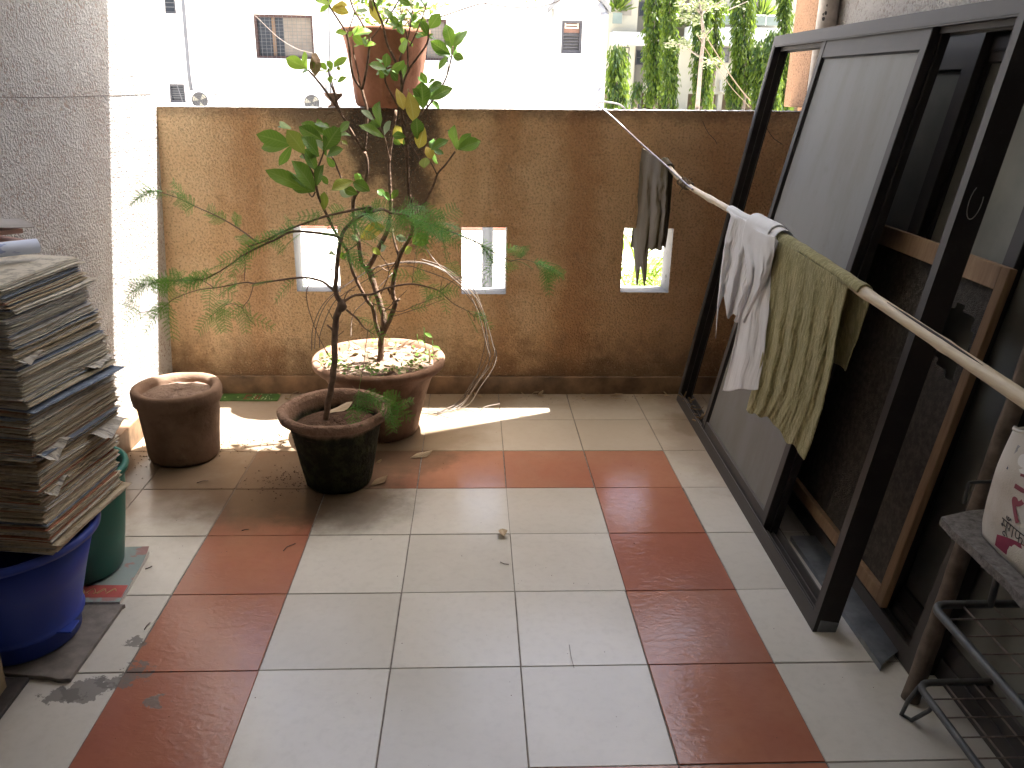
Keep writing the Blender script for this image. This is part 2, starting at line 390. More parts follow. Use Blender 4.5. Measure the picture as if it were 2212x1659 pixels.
def plastic(name, col, rough=.4):
    m = NT(name); n = m.noise(14, 6, .7); n2 = m.noise(4, 4)
    c = m.mix(m.math('MULTIPLY', m.sstep(n, .52, .75), .35), col, tuple(x * .55 + .04 for x in col))
    return m.fin(c, m.math('ADD', m.math('MULTIPLY', n2, .3), rough - .12), m.bump(m.noise(90, 3), .05, .001), .4)
M['blue'] = plastic('blue_plastic', (.028, .062, .36))
M['green'] = plastic('green_plastic', (.005, .125, .092))
def paper(name, a, b):
    m = NT(name); g = m.n('ShaderNodeNewGeometry'); n = m.noise(1., 5, .7, m.mapping((30, 30, 700))); n2 = m.noise(8, 5, .6)
    c = m.mix(g.outputs['Random Per Island'], a, b)
    c = m.mix(m.math('MULTIPLY', m.sstep(n, .5, .62), .55), c, tuple(x * .3 for x in a))
    c = m.mix(m.math('MULTIPLY', m.sstep(n2, .5, .7), .3), c, (.30, .22, .13))
    return m.fin(c, .9, m.bump(n2, .2, .004), .2)
M['paper'] = [paper('newsprint_cream', (.64, .59, .49), (.76, .72, .62)), paper('newsprint_yellowed', (.54, .46, .33), (.68, .60, .45)),
              paper('newsprint_blue_print', (.22, .27, .36), (.46, .49, .51)), paper('newsprint_white', (.60, .58, .54), (.72, .70, .67)),
              paper('newsprint_brown', (.40, .32, .21), (.54, .45, .32)), paper('newsprint_red_print', (.38, .16, .09), (.45, .34, .25))]
def printed(name, a, b, ink, sx=40, sy=220):
    m = NT(name); g = m.n('ShaderNodeTexBrick') if False else None
    n = m.noise(1., 3, .6, m.mapping((sx, sy, 60))); n2 = m.noise(6, 4)
    c = m.mix(n2, a, b); c = m.mix(m.math('MULTIPLY', m.sstep(n, .55, .6), .6), c, ink)
    return m.fin(c, .75, None, .3)
M['newsface'] = printed('newspaper_page', (.58, .54, .47), (.66, .63, .56), (.14, .13, .13))
M['mag_cover'] = printed('magazine_cover', (.20, .27, .28), (.34, .40, .38), (.40, .14, .13), 9, 12)
M['mag_red'] = simple('magazine_red_band', (.42, .09, .08), .5, .2, 20)
M['gold_ink'] = simple('gold_ink', (.48, .33, .16), .6, .1)
M['pages'] = simple('page_edges', (.62, .6, .57), .85, .15, 200)
M['teal_cover'] = simple('teal_book_cloth', (.02, .09, .11), .6, .25, 25)
M['tan_cover'] = simple('tan_book_spine', (.28, .21, .12), .7, .3, 25)
M['pink_cover'] = simple('pink_cardboard', (.50, .33, .27), .8, .15, 20)
M['bluewhite'] = printed('blue_white_wrapper', (.55, .62, .78), (.68, .72, .82), (.16, .22, .5), 16, 16)
M['greysheet'] = simple('grey_paper_sheet', (.42, .40, .39), .85, .15, 12)
M['board'] = simple('grey_slate_board', (.20, .18, .165), .85, .25, 30, .4, 90)
M['plank'] = simple('dark_plank', (.055, .047, .045), .8, .35, 30, .4, 60)
M['plate_green'] = simple('green_painted_plate', (.045, .11, .02), .5, .5, 25, .2, 60)
M['paint_red'] = simple('dull_red_paint', (.22, .05, .04), .6, .2); M['paint_pale'] = simple('pale_paint', (.55, .6, .42), .6, .2)
m = NT('woven_sack'); n = m.noise(5, 5, .6); w = m.noise(1., 2, .5, m.mapping((10, 340, 340)))
M['sack'] = m.fin(m.mix(m.sstep(n, .38, .72), (.60, .57, .52), (.42, .37, .29)), .6, m.bump(m.math('ADD', w, m.math('MULTIPLY', m.noise(14, 4), 2.)), .3, .004), .35)
M['sack_red'] = simple('sack_crimson_print', (.27, .028, .075), .6, .2); M['ink_maroon'] = simple('maroon_ink', (.24, .05, .075), .6, .15)
M['ink_black'] = simple('black_ink', (.03, .03, .03), .6, .1); M['ink_navy'] = simple('navy_ink', (.05, .05, .10), .6, .1); M['ink_grey'] = simple('grey_photo_print', (.27, .27, .28), .6, .4, 30)
M['ink_white'] = simple('white_ink', (.75, .75, .73), .6, .05)
M['rubble'] = simple('crumpled_grey_contents', (.33, .32, .31), .9, .4, 30, .8, 90)
M['bwhite'] = simple('white_painted_render', (.82, .81, .79), .9, .03, 1.)
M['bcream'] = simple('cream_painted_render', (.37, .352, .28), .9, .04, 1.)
M['bshade'] = simple('shaded_cream_render', (.19, .18, .15), .9, .05, 1.)  # cream render over again, with the recess shade put into its colour
m = NT('stained_white_render'); n = m.noise(1., 5, .65, m.mapping((1.6, 1.6, .3)))
M['bbalc'] = m.fin(m.mix(m.math('MULTIPLY', m.sstep(n, .55, .75), .5), (.46, .475, .475), (.28, .28, .26)), .9)
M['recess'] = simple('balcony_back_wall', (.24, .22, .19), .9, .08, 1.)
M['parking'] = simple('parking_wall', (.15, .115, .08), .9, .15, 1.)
M['win_dark'] = simple('dark_window_glass', (.035, .04, .05), .15, .3, 3, 0)
M['win_frame'] = simple('maroon_window_frame', (.045, .02, .018), .6, .2, 8)
M['win_black'] = simple('dark_steel_frame', (.05, .05, .06), .5, .2, 8)
M['curtain'] = simple('grey_curtain', (.17, .15, .13), .9, .15, 6); M['curtain_tan'] = simple('tan_board', (.14, .09, .055), .8, .1, 6)
M['grill'] = simple('grey_grill', (.07, .072, .08), .5, .1); M['louvre'] = simple('glass_louvre', (.10, .097, .10), .3, .25, 8); M['ply'] = simple('brown_panel', (.17, .09, .065), .7, .2, 8)
M['pipe_grey'] = simple('grey_pvc_pipe', (.24, .245, .265), .5, .1, 6); M['pipe_dark'] = simple('dark_pipe', (.10, .105, .12), .6, .15, 6); M['pipe_cream'] = simple('cream_pvc_pipe', (.42, .40, .35), .5, .1, 6)
M['acwhite'] = simple('white_appliance_paint', (.80, .80, .78), .45, .03); M['fan_grey'] = simple('grey_fan_guard', (.05, .05, .052), .5, .2, 10); M['fan_cream'] = simple('cream_fan_cowl', (.26, .25, .2), .5, .1)
M['roof_grey'] = simple('grey_roof_edge', (.17, .175, .18), .8, .2, 4)
M['car_dark'] = simple('dark_car_paint', (.06, .06, .07), .25, .15, 4); M['car_blue'] = simple('pale_blue_car_paint', (.35, .45, .52), .25, .1, 4); M['car_grey'] = simple('grey_car_paint', (.17, .17, .18), .25, .1, 4)
M['rubber'] = simple('tyre_rubber', (.03, .03, .03), .9, .2); M['laundry'] = simple('pale_laundry', (.7, .7, .72), .9, .1); M['railglass'] = simple('green_railing_glass', (.19, .23, .215), .15, .1, 2)
M['rope'] = simple('jute_rope', (.15, .105, .07), .9, .2, 60)

# ------------------------------------------------------------------ light
SUN = Vector((.34, .152, 1)).normalized()
el = math.asin(SUN.z); az = math.atan2(SUN.x, SUN.y)
w = bpy.data.worlds.new('World'); sc.world = w; w.use_nodes = True
sky = w.node_tree.nodes.new('ShaderNodeTexSky'); sky.sky_type = 'NISHITA'; sky.sun_disc = False
sky.sun_elevation = el; sky.sun_rotation = az; sky.dust_density = 6; sky.air_density = 1.0; sky.ozone_density = .5
bg = w.node_tree.nodes['Background']; bg.inputs['Strength'].default_value = .09
w.node_tree.links.new(sky.outputs[0], bg.inputs['Color'])
sl = bpy.data.lights.new('sun', 'SUN'); sl.energy = 4.6; sl.angle = R(.5); sl.color = (1, .965, .91)
so = bpy.data.objects.new('sun', sl); C.objects.link(so); so.rotation_euler = (-SUN).to_track_quat('-Z', 'Y').to_euler(); so.location = (4, 2, 9)
sc.view_settings.view_transform = 'Standard'; sc.view_settings.look = 'None'; sc.view_settings.gamma = 1
sc.view_settings.exposure = 3.0
sc.view_settings.use_curve_mapping = False
sc.cycles.max_bounces = 10; sc.cycles.diffuse_bounces = 7; sc.cycles.glossy_bounces = 4; sc.cycles.transmission_bounces = 6

# ------------------------------------------------------------------ balcony shell
XL, XR, YW, YB = -.81, 1.86, 2.41, -2.2
def lean(z): return -.81 + .0655 * z
# floor of 30 cm tiles
fl = MB(); tint = []
fl.quad((-1.0, YB - .2, -.0025), (2.0, YB - .2, -.0025), (2.0, YW + .05, -.0025), (-1.0, YW + .05, -.0025), 2); tint.append(.5)
T = .30; rr = random.Random(3)
xs = [-1.0] + [i * T for i in range(-2, 7)] + [2.0]; ys = [YB - .2] + [j * T for j in range(-8, 9)] + [YW + .05]
xs = sorted(set(round(x, 4) for x in xs)); ys = sorted(set(round(y, 4) for y in ys if y >= YB - .2))
def jit(i, j, k): 
    q = random.Random(i * 7919 + j * 104729 + k); return q.uniform(-.0012, .0012)
for i in range(len(xs) - 1):
    for j in range(len(ys) - 1):
        xc, yc = (xs[i] + xs[i+1]) / 2, (ys[j] + ys[j+1]) / 2
        ci, cj = math.floor(xc / T), math.floor(yc / T)
        red = (ci in (-1, 3) and 0 <= cj <= 5) or (cj in (0, 5) and -1 <= ci <= 3)
        g = .0011; e = .0012
        x0, x1, y0, y1 = xs[i] + g + jit(i, j, 1), xs[i+1] - g + jit(i, j, 2), ys[j] + g + jit(i, j, 3), ys[j+1] - g + jit(i, j, 4)
        zt = jit(i, j, 5) * .25; sx = [jit(i, j, 6 + q) * .18 for q in range(4)]
        vs = [(x0, y0, -.0022), (x1, y0, -.0022), (x1, y1, -.0022), (x0, y1, -.0022),
              (x0 + e, y0 + e, sx[0]), (x1 - e, y0 + e, sx[1]), (x1 - e, y1 - e, sx[2]), (x0 + e, y1 - e, sx[3])]
        fl.add(vs, [(4,5,6,7), (0,1,5,4), (1,2,6,5), (2,3,7,6), (3,0,4,7)], 1 if red else 0)
        tint += [rr.random()] * 5
floor = struct(obj('balcony_floor', fl, [M['tile_beige'], M['tile_red'], M['grout']]))
a_ = floor.data.attributes.new('tint', 'FLOAT', 'FACE'); a_.data.foreach_set('value', tint)
sl_ = MB(); sl_.box((-1.05, YB - .25, -.25), (2.05, YW + .17, -.006)); struct(obj('floor_slab', sl_, M['ceil']))

def holed_wall(x0, x1, z0, z1, y0, y1, holes, mi_face=0, mi_rev=1, top=None, sub=None):
    """wall slab between y0 (towards the viewer) and y1 with rectangular openings (xa, xb, za, zb)"""
    mb = MB()
    X = sorted({x0, x1, *[h[0] for h in holes], *[h[1] for h in holes]})
    Z = sorted({z0, z1, *[h[2] for h in holes], *[h[3] for h in holes]})
    for i in range(len(X) - 1):
        for j in range(len(Z) - 1):
            xc, zc = (X[i] + X[i+1]) / 2, (Z[j] + Z[j+1]) / 2
            if any(h[0] < xc < h[1] and h[2] < zc < h[3] for h in holes): continue
            mb.quad((X[i], y0, Z[j]), (X[i+1], y0, Z[j]), (X[i+1], y0, Z[j+1]), (X[i], y0, Z[j+1]), mi_face)
            mb.quad((X[i+1], y1, Z[j]), (X[i], y1, Z[j]), (X[i], y1, Z[j+1]), (X[i+1], y1, Z[j+1]), mi_rev)
    for xa, xb, za, zb in holes:
        mb.quad((xa, y0, za), (xa, y0, zb), (xa, y1, zb), (xa, y1, za), mi_rev)
        mb.quad((xb, y0, zb), (xb, y0, za), (xb, y1, za), (xb, y1, zb), mi_rev)
        mb.quad((xa, y0, za), (xa, y1, za), (xb, y1, za), (xb, y0, za), mi_rev)
        mb.quad((xa, y0, zb), (xb, y0, zb), (xb, y1, zb), (xa, y1, zb), mi_rev)
    mb.quad((x0, y0, z1), (x1, y0, z1), (x1, y1, z1), (x0, y1, z1), mi_rev)
    mb.quad((x0, y0, z0), (x0, y1, z0), (x1, y1, z0), (x1, y0, z0), mi_rev)
    mb.quad((x0, y0, z0), (x0, y0, z1), (x0, y1, z1), (x0, y1, z0), mi_rev)
    mb.quad((x1, y0, z1), (x1, y0, z0), (x1, y1, z0), (x1, y1, z1), mi_rev)
    return mb

# parapet with three square openings
pt = thing('parapet_wall', 'stained tan plaster parapet wall with three square openings', 'wall', (0, YW, 0))
holes = [(-.249, -.068, .4525, .7265), (.437, .625, .4465, .7275), (1.112, 1.319, .459, .731)]
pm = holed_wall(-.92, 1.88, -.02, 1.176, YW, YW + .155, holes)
for v in pm.v:
    if v.z > 1.1: v.z += .0095 * (v.x + .73)
    if v.z > .3 and v.z < 1.1 and v.y > YW + .1 and abs(v.z - .45) < .02: v.z -= .008
# weld and round the plaster arrises
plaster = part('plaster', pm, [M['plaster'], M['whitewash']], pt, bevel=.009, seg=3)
for p in plaster.data.polygons: p.use_smooth = False
# crumbled plaster lip along the top
lip = MB(); q = random.Random(5); x = -.7
while x < 1.75:
    w_ = q.uniform(.006, .05); h_ = q.uniform(.001, .006)
    zt = 1.176 + .0095 * (x + .73)
    lip.grid(lambda u, v, x=x, w_=w_, h_=h_, zt=zt: Vector((x + w_ * (u - .5), YW + .004 + .03 * v + .004 * math.sin(u * 7 + x * 40), zt + .0012 + h_ * math.sin(u * 3.14) * math.sin(v * 3.14))), 5, 4)
    x += q.uniform(.01, .06)
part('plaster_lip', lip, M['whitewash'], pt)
sk = MB(); sk.box((-.78, YW - .012, -.001), (1.86, YW - .0005, .082)); part('skirting', sk, M['skirt'], pt, bevel=.004)
crk = MB()
for pts in ([(1650, 262), (1655, 275), (1664, 290), (1672, 300), (1690, 312)], [(1518, 262), (1524, 277), (1532, 290), (1545, 303), (1549, 312)]):
    crk.tube([at(u, v, Y=YW - .0003) for u, v in pts], .0011, 4)
part('crack', crk, M['plank'], pt)

# left wall, slightly out of plumb
def lean_wall(y0, y1, z1, th=.2):
    mb = MB(); mb.box((0, y0, 0), (1, y1, z1), 0, lambda p: Vector((lean(p[2]) - th * (1 - p[0]), p[1], p[2]))); return mb
lw = thing('side_wall', 'pale grey roughcast wall on the left with a sunlit end strip', 'wall', (-.9, 1, 0))
part('roughcast', lean_wall(YB, YW + .155, 4.6), M['wall_white'], lw)
gr = MB(); zj = 1.221
gr.tube([(lean(zj) + .0005, y, zj + .003 * math.sin(y * 3) - .0015 * (y > 1.5)) for y in [YB + i * .12 for i in range(39)]], .0008, 4)
part('groove_line', gr, M['grout'], lw)
sk = MB(); sk.box((lean(0) + .004, YB, -.001), (lean(0) + .052, YW - .012, .088)); part('skirting', sk, M['skirt'], lw, bevel=.004)
# right wall and fin pillar
rw = MB(); rw.box((XR, YB, -.02), (XR + .2, YW - .02, 4.6)); tag(obj('side_wall', rw, M['wall_right']), 'grey roughcast wall behind the leaning window frames', 'wall')
pl = MB(); pl.box((1.80, YW - .006, 1.215), (1.86, 2.64, 6.2)); pl.box((1.862, YW - .018, -.02), (2.2, 2.64, 6.2)); tag(obj('corner_pillar', pl, M['pillar'], bevel=.006), 'orange roughcast pillar standing at the right end of the parapet', 'pillar')
dp = thing('drain_pipe', 'beige painted drain pipe in the corner beside the orange pillar', 'pipe', (1.818, 2.345, 0))
d_ = MB(); d_.tube([(1.818, 2.345, 0), (1.818, 2.345, 4.5)], .037, 20); part('pipe', d_, simple('chipped_beige_paint', (.42, .37, .33), .6, .35, 14, .3, 40), dp)
q = random.Random(2)
for k in range(4):
    a = R(q.uniform(205, 240)); z = q.uniform(1.52, 1.58); d_ = MB(); ctr = Vector((1.818 + .0375 * math.cos(a), 2.345 + .0375 * math.sin(a), z)); tx = Vector((-math.sin(a), math.cos(a), 0)); r_ = q.uniform(.003, .006)
    d_.add([ctr + tx * r_ * math.cos(i * .9) * q.uniform(.7, 1.2) + Vector((0, 0, r_ * 1.4 * math.sin(i * .9) * q.uniform(.7, 1.2))) for i in range(7)], [tuple(range(7))]); part('paint_chip', d_, M['plank'], dp)
# ceiling and the room behind: never seen, they shade the balcony
ce = MB(); ce.box((-1.0, YB - .2, 2.75), (2.05, 2.225, 2.95)); struct(obj('ceiling', ce, M['ceil']))
bw = MB(); bw.box((-1.0, YB - .2, -.02), (2.05, YB, 2.75)); struct(obj('wall_back', bw, M['backwall']))

gd = MB(); gd.quad((-150, 2.58, -1.15), (150, 2.58, -1.15), (150, 400, -1.15), (-150, 400, -1.15)); gd.quad((-150, -60, -1.16), (150, -60, -1.16), (150, 2.58, -1.16), (-150, 2.58, -1.16)); struct(obj('ground', gd, M['ground']))

# ------------------------------------------------------------------ pots
def pot(name, label, cat, c, prof, mat, soilz, soilr, soilmat, wob=.006, n=56, lobes=0, lobea=0., floor_z=0.):
    t = thing(name, label, cat, c)
    b = MB(); b.lathe(prof, n, c, 0, wob, None, lobes, lobea); part('pot_body', b, mat, t)
    s_ = MB(); cc = Vector(c)
    prof2 = [(soilr, 0), (soilr * .8, .006), (soilr * .55, .012), (soilr * .3, .014), (soilr * .12, .012), (0.0, .012)]
    vs = []
    s_.lathe([(r, z + soilz) for r, z in prof2], 40, c, 0, .012); part('soil', s_, soilmat, t)
    return t
pot('clay_pot', 'small weathered clay pot with bare dry soil by the left wall', 'flower pot', (-.548, 1.765, 0),
    [(0, .002), (.105, 0), (.118, .012), (.121, .02), (.127, .09), (.134, .175), (.136, .20), (.139, .212), (.147, .218), (.150, .24), (.150, .258), (.146, .268), (.134, .270), (.122, .266), (.117, .25), (.116, .23), (.11, .2)],
    M['clay_grey'], .240, .117, M['soil_dry'], .0025)
pot('clay_pot', 'mossy dark clay pot holding the thorny feathery shrub', 'flower pot', (.033, 1.557, 0),
    [(0, .002), (.098, 0), (.110, .012), (.114, .03), (.125, .10), (.139, .18), (.147, .222), (.152, .232), (.166, .236), (.180, .245), (.184, .256), (.182, .267), (.172, .273), (.160, .270), (.150, .258), (.146, .24), (.14, .19), (.13, .17)],
    M['clay_moss'], .205, .143, M['soil'], .0055)
pot('clay_pot', 'widest clay pot, against the parapet, with the tall broad leaved shrub', 'flower pot', (.130, 2.005, 0),
    [(0, .002), (.135, 0), (.142, .01), (.150, .05), (.172, .14), (.196, .215), (.212, .243), (.238, .262), (.251, .276), (.252, .290), (.246, .299), (.232, .300), (.222, .292), (.214, .278), (.205, .26), (.2, .24)],
    M['clay_big'], .272, .212, M['soil_dry'], .004)
pt4 = pot('terracotta_pot', 'smooth brown terracotta pot standing on top of the parapet', 'flower pot', (.147, 2.49, 1.186),
    [(0, .002), (.108, 0), (.118, .004), (.124, .014), (.128, .04), (.138, .11), (.148, .18), (.158, .235), (.163, .255), (.168, .262), (.172, .272), (.171, .285), (.165, .288), (.160, .282), (.156, .262), (.152, .25)],
    M['clay_red'], .256, .155, M['soil_dry'], .004, 72, 12, .012)
b = MB(); b.lathe([(0, .001), (.022, 0), (.024, .004), (.012, .012), (.010, .02), (.020, .030), (.033, .042), (.037, .052), (.034, .053), (.028, .044), (.012, .036), (0, .034)], 28, (-.064, 2.47, 1.183), 0, .003)
tag(obj('oil_lamp_cup', b, M['clay_moss']), 'tiny dark stemmed cup on the parapet left of the terracotta pot', 'cup')

# ------------------------------------------------------------------ leaves
def leaf(mb, base, tip, w, nrm=None, droop=.12, fold=.25, mi=0, n=6, wav=.03, obov=.58):
    """obovate leaf from base to tip with UVs along the midrib"""
    base, tip = Vector(base), Vector(tip); ax = tip - base; L = ax.length
    if L < 1e-5: return
    ax /= L
    if nrm is None:
        nrm = Vector((rnd(-.5, .5), -rnd(.2, 1), rnd(.1, .9)))
    nrm = Vector(nrm); nrm = (nrm - ax * nrm.dot(ax))
    if nrm.length < 1e-3: nrm = ax.orthogonal()
    nrm.normalize(); side = ax.cross(nrm)
    b0 = len(mb.v); vs = []; ph = rnd(0, 6)
    for j in range(n + 1):
        t = j / n
        tt = t ** (math.log(.5) / math.log(obov))
        hw = L * w * .5 * max(0., math.sin(math.pi * min(1, tt))) ** .66 + L * .006
        hw *= 1 - .45 * max(0, (t - .72) / .28) ** 1.5
        if j == n: hw = L * .004
        ctr = base + ax * L * t - Vector((0, 0, 1)) * (L * droop * t * t) + nrm * (L * .05 * math.sin(t * 3))
        up = nrm * (hw * fold); wv = nrm * (L * wav * math.sin(t * 9 + ph))
        for sgn in (-1, -.5, 0, .5, 1):
            vs.append(ctr + side * hw * sgn + up * abs(sgn) * (1 if abs(sgn) < 1 else .9) + wv * abs(sgn))
    fs = []
    for j in range(n):
        for k in range(4): fs.append((j*5+k, j*5+k+1, (j+1)*5+k+1, (j+1)*5+k))
    mb.add(vs, fs, mi, True)
    for j in range(n + 1):
        for k in range(5): mb.uv[b0 + j*5 + k] = (k / 4, j / n)

def z2(*p): return [(553 + x / 4, y / 4) for x, y in p]           # upper crop of the photograph
def z6(*p): return [(553 + x / 4, 414.75 + y / 4) for x, y in p]  # crop below it
def smooth(pts, k=3):
    """Catmull-Rom through 3-D points"""
    P = [Vector(p) for p in pts]
    if len(P) < 3: return P
    out = []
    for i in range(len(P) - 1):
        a, b_, c_, d_ = P[max(i-1, 0)], P[i], P[i+1], P[min(i+2, len(P)-1)]
        for q_ in range(k):
            t = q_ / k
            out.append(.5 * ((2*b_) + (c_-a)*t + (2*a-5*b_+4*c_-d_)*t*t + (3*b_-a-3*c_+d_)*t**3))
    return out + [P[-1]]
def stem(mb, uvs, y0, y1, r0, r1, n=7, k=4, rough=.0, mi=0):
    pts = []; m_ = len(uvs) - 1
    for i, (u, v) in enumerate(uvs): pts.append(at(u, v, Y=y0 + (y1 - y0) * i / m_))
    pts = smooth(pts, k)
    if rough: pts = [p + Vector((noise.noise(p * 40), noise.noise(p * 40 + Vector((9, 0, 0))), 0)) * rough for p in pts]
    N = len(pts) - 1
    mb.tube(pts, [(r0 + (r1 - r0) * i / N) * (1 + (.12 * noise.noise(p * 60) if rough else 0)) for i, p in enumerate(pts)], n, mi)
    return pts

# ------------------------------------------------------------------ broad leaved shrub in the wide pot
sh = thing('broad_leaved_shrub', 'tall shrub with large glossy and yellowing leaves in the widest pot', 'shrub', (.13, 2.0, .28))
s = MB(); Y0 = 2.0
stem(s, [(822, 800)] + z6((1075, 1440), (1080, 1340), (1082, 1255)), Y0, Y0, .0125, .0115, 9, 4, .002)
stem(s, z6((1082, 1262), (1100, 1130), (1088, 1030), (1055, 910), (1020, 800), (985, 710), (960, 660)), Y0, Y0 + .03, .0115, .0115, 9, 4, .003)   # pale thick
stem(s, z6((960, 668), (1000, 600), (1050, 500), (1110, 385), (1150, 280), (1165, 100), (1160, -20)) + z2((1150, 1400), (1175, 1200), (1210, 950)), Y0 + .03, Y0 + .08, .0105, .0045, 8, 4, .002)
stem(s, z6((960, 660), (920, 625), (900, 540), (885, 420), (860, 300), (840, 160), (850, 40)) + z2((945, 1560), (960, 1420), (935, 1310)), Y0 + .03, Y0 + .02, .008, .006, 8, 4, .002)
stem(s, z2((935, 1310), (820, 1130), (770, 1040), (680, 900), (590, 770), (510, 670), (450, 605)), Y0 + .02, Y0 - .02, .0055, .003)
stem(s, z2((935, 1310), (955, 1130), (958, 950), (935, 850), (915, 775)), Y0 + .02, Y0 + .04, .0055, .005)
stem(s, z2((915, 775), (840, 660), (812, 480), (785, 300), (710, 170), (640, 60), (600, -40)), Y0 + .04, Y0 + .02, .0045, .0025)
stem(s, z2((915, 775), (955, 600), (975, 440), (985, 345), (920, 210), (850, 90), (815, 0), (800, -60)), Y0 + .04, Y0 + .05, .0045, .0025)
stem(s, z2((785, 300), (830, 180), (855, 90)), Y0 + .03, Y0 + .05, .0025, .002)
stem(s, z2((985, 345), (1040, 280), (1085, 215)), Y0 + .05, Y0 + .03, .0025, .002)
stem(s, z2((905, 770), (880, 620), (845, 470), (840, 370)), Y0 + .03, Y0 + .05, .003, .002)
stem(s, z2((680, 900), (690, 830), (665, 740), (640, 640)), Y0, Y0, .003, .002)
stem(s, z2((735, 985), (690, 850), (640, 700), (625, 590)), Y0 - .02, Y0 - .03, .003, .002)
stem(s, z6((1082, 1260), (1150, 1110), (1205, 960), (1185, 900), (1185, 790), (1235, 570), (1330, 385), (1362, 270), (1340, 80), (1315, -40)) + z2((1310, 1450), (1305, 1250)), Y0, Y0 - .03, .0095, .006, 9, 4, .002)
stem(s, z6((1185, 960), (1238, 928)), Y0, Y0 - .03, .006, .005)
stem(s, z6((1160, 880), (1140, 830)), Y0, Y0 - .02, .004, .004)
stem(s, z2((1305, 1250), (1262, 1060), (1252, 900), (1256, 660), (1190, 500), (1130, 370), (1095, 210), (1050, 100), (1005, -20)), Y0 - .03, Y0, .0058, .003)
stem(s, z2((1310, 1212), (1380, 1110), (1440, 985), (1540, 850), (1640, 680), (1690, 490), (1700, 400)), Y0 - .03, Y0 + .03, .0042, .0022)
stem(s, z2((1300, 1100), (1262, 1000), (1262, 780), (1310, 620), (1400, 490), (1480, 370), (1490, 250), (1500, 200)), Y0 - .03, Y0 - .05, .0045, .0025)
stem(s, z2((1315, 615), (1310, 460), (1305, 350), (1290, 250)), Y0 - .03, Y0 - .06, .0035, .002)
stem(s, z2((1252, 970), (1180, 830), (1115, 695), (1130, 580)), Y0 - .02, Y0 - .06, .0035, .0022)
stem(s, z2((1120, 200), (1200, 60), (1260, -40)), Y0, Y0 + .03, .0028, .002); stem(s, z2((1330, 400), (1420, 200), (1480, 20)), Y0 - .04, Y0, .0025, .002)
stem(s, z2((1256, 640), (1240, 520), (1310, 330), (1345, 150), (1350, 30)), Y0, Y0 + .04, .003, .002)
stem(s, z2((1478, 940), (1480, 820), (1478, 740)), Y0, Y0, .0025, .002); stem(s, z2((1650, 660), (1660, 560), (1650, 500)), Y0 + .02, Y0 + .02, .002, .0015)
stem(s, z6((1330, 380), (1400, 210), (1470, 60), (1530, -50)) + z2((1570, 1500), (1640, 1420), (1720, 1310)), Y0 - .02, Y0 - .06, .0048, .0028)
stem(s, z2((1565, 1510), (1520, 1420), (1480, 1370), (1430, 1280)), Y0 - .05, Y0 - .06, .0025, .0015)
stem(s, z2((1310, 1210), (1370, 1300), (1410, 1400), (1310, 1560)), Y0 - .03, Y0 - .05, .0018, .0015)
stem(s, z2((1310, 1440), (1285, 1300), (1285, 1240)), Y0 - .03, Y0 - .03, .003, .002)
stem(s, z2((1160, 1400), (1130, 1280), (1110, 1190), (1060, 1080)), Y0 + .05, Y0 - .02, .0035, .002)
stem(s, z6((1082, 1258), (1040, 1160), (1008, 1000), (960, 935), (850, 725), (800, 560), (785, 500), (700, 375), (540, 40)) + z2((510, 1500)), Y0, Y0 - .12, .0085, .0042, 8, 4, .002)
stem(s, z2((510, 1500), (550, 1410), (590, 1300)), Y0 - .12, Y0 - .12, .0035, .0025); stem(s, z2((515, 1540), (440, 1400), (405, 1330), (330, 1260)), Y0 - .12, Y0 - .14, .0035, .002)
stem(s, z2((510, 1660), (480, 1700), (420, 1600)), Y0 - .12, Y0 - .1, .003, .002)
stem(s, z2((655, 1350), (700, 1450), (740, 1550), (780, 1640)), Y0 - .02, Y0 + .02, .003, .003)
stem(s, z6((1000, 690), (1060, 640), (1150, 680), (1230, 560)), Y0 + .02, Y0 - .02, .002, .002); stem(s, z6((1080, 880), (1150, 680), (1070, 540)), Y0, Y0 - .05, .0022, .0016)
stem(s, z6((1235, 560), (1190, 400), (1180, 320)), Y0 - .01, Y0 + .02, .0045, .004); stem(s, z6((790, 510), (890, 430), (850, 350)), Y0 - .06, Y0 - .05, .0025, .002)
part('branches', s, M['bark'], sh)
G, D_, LM, YL, PL, DD = [], [], [], [], [], []
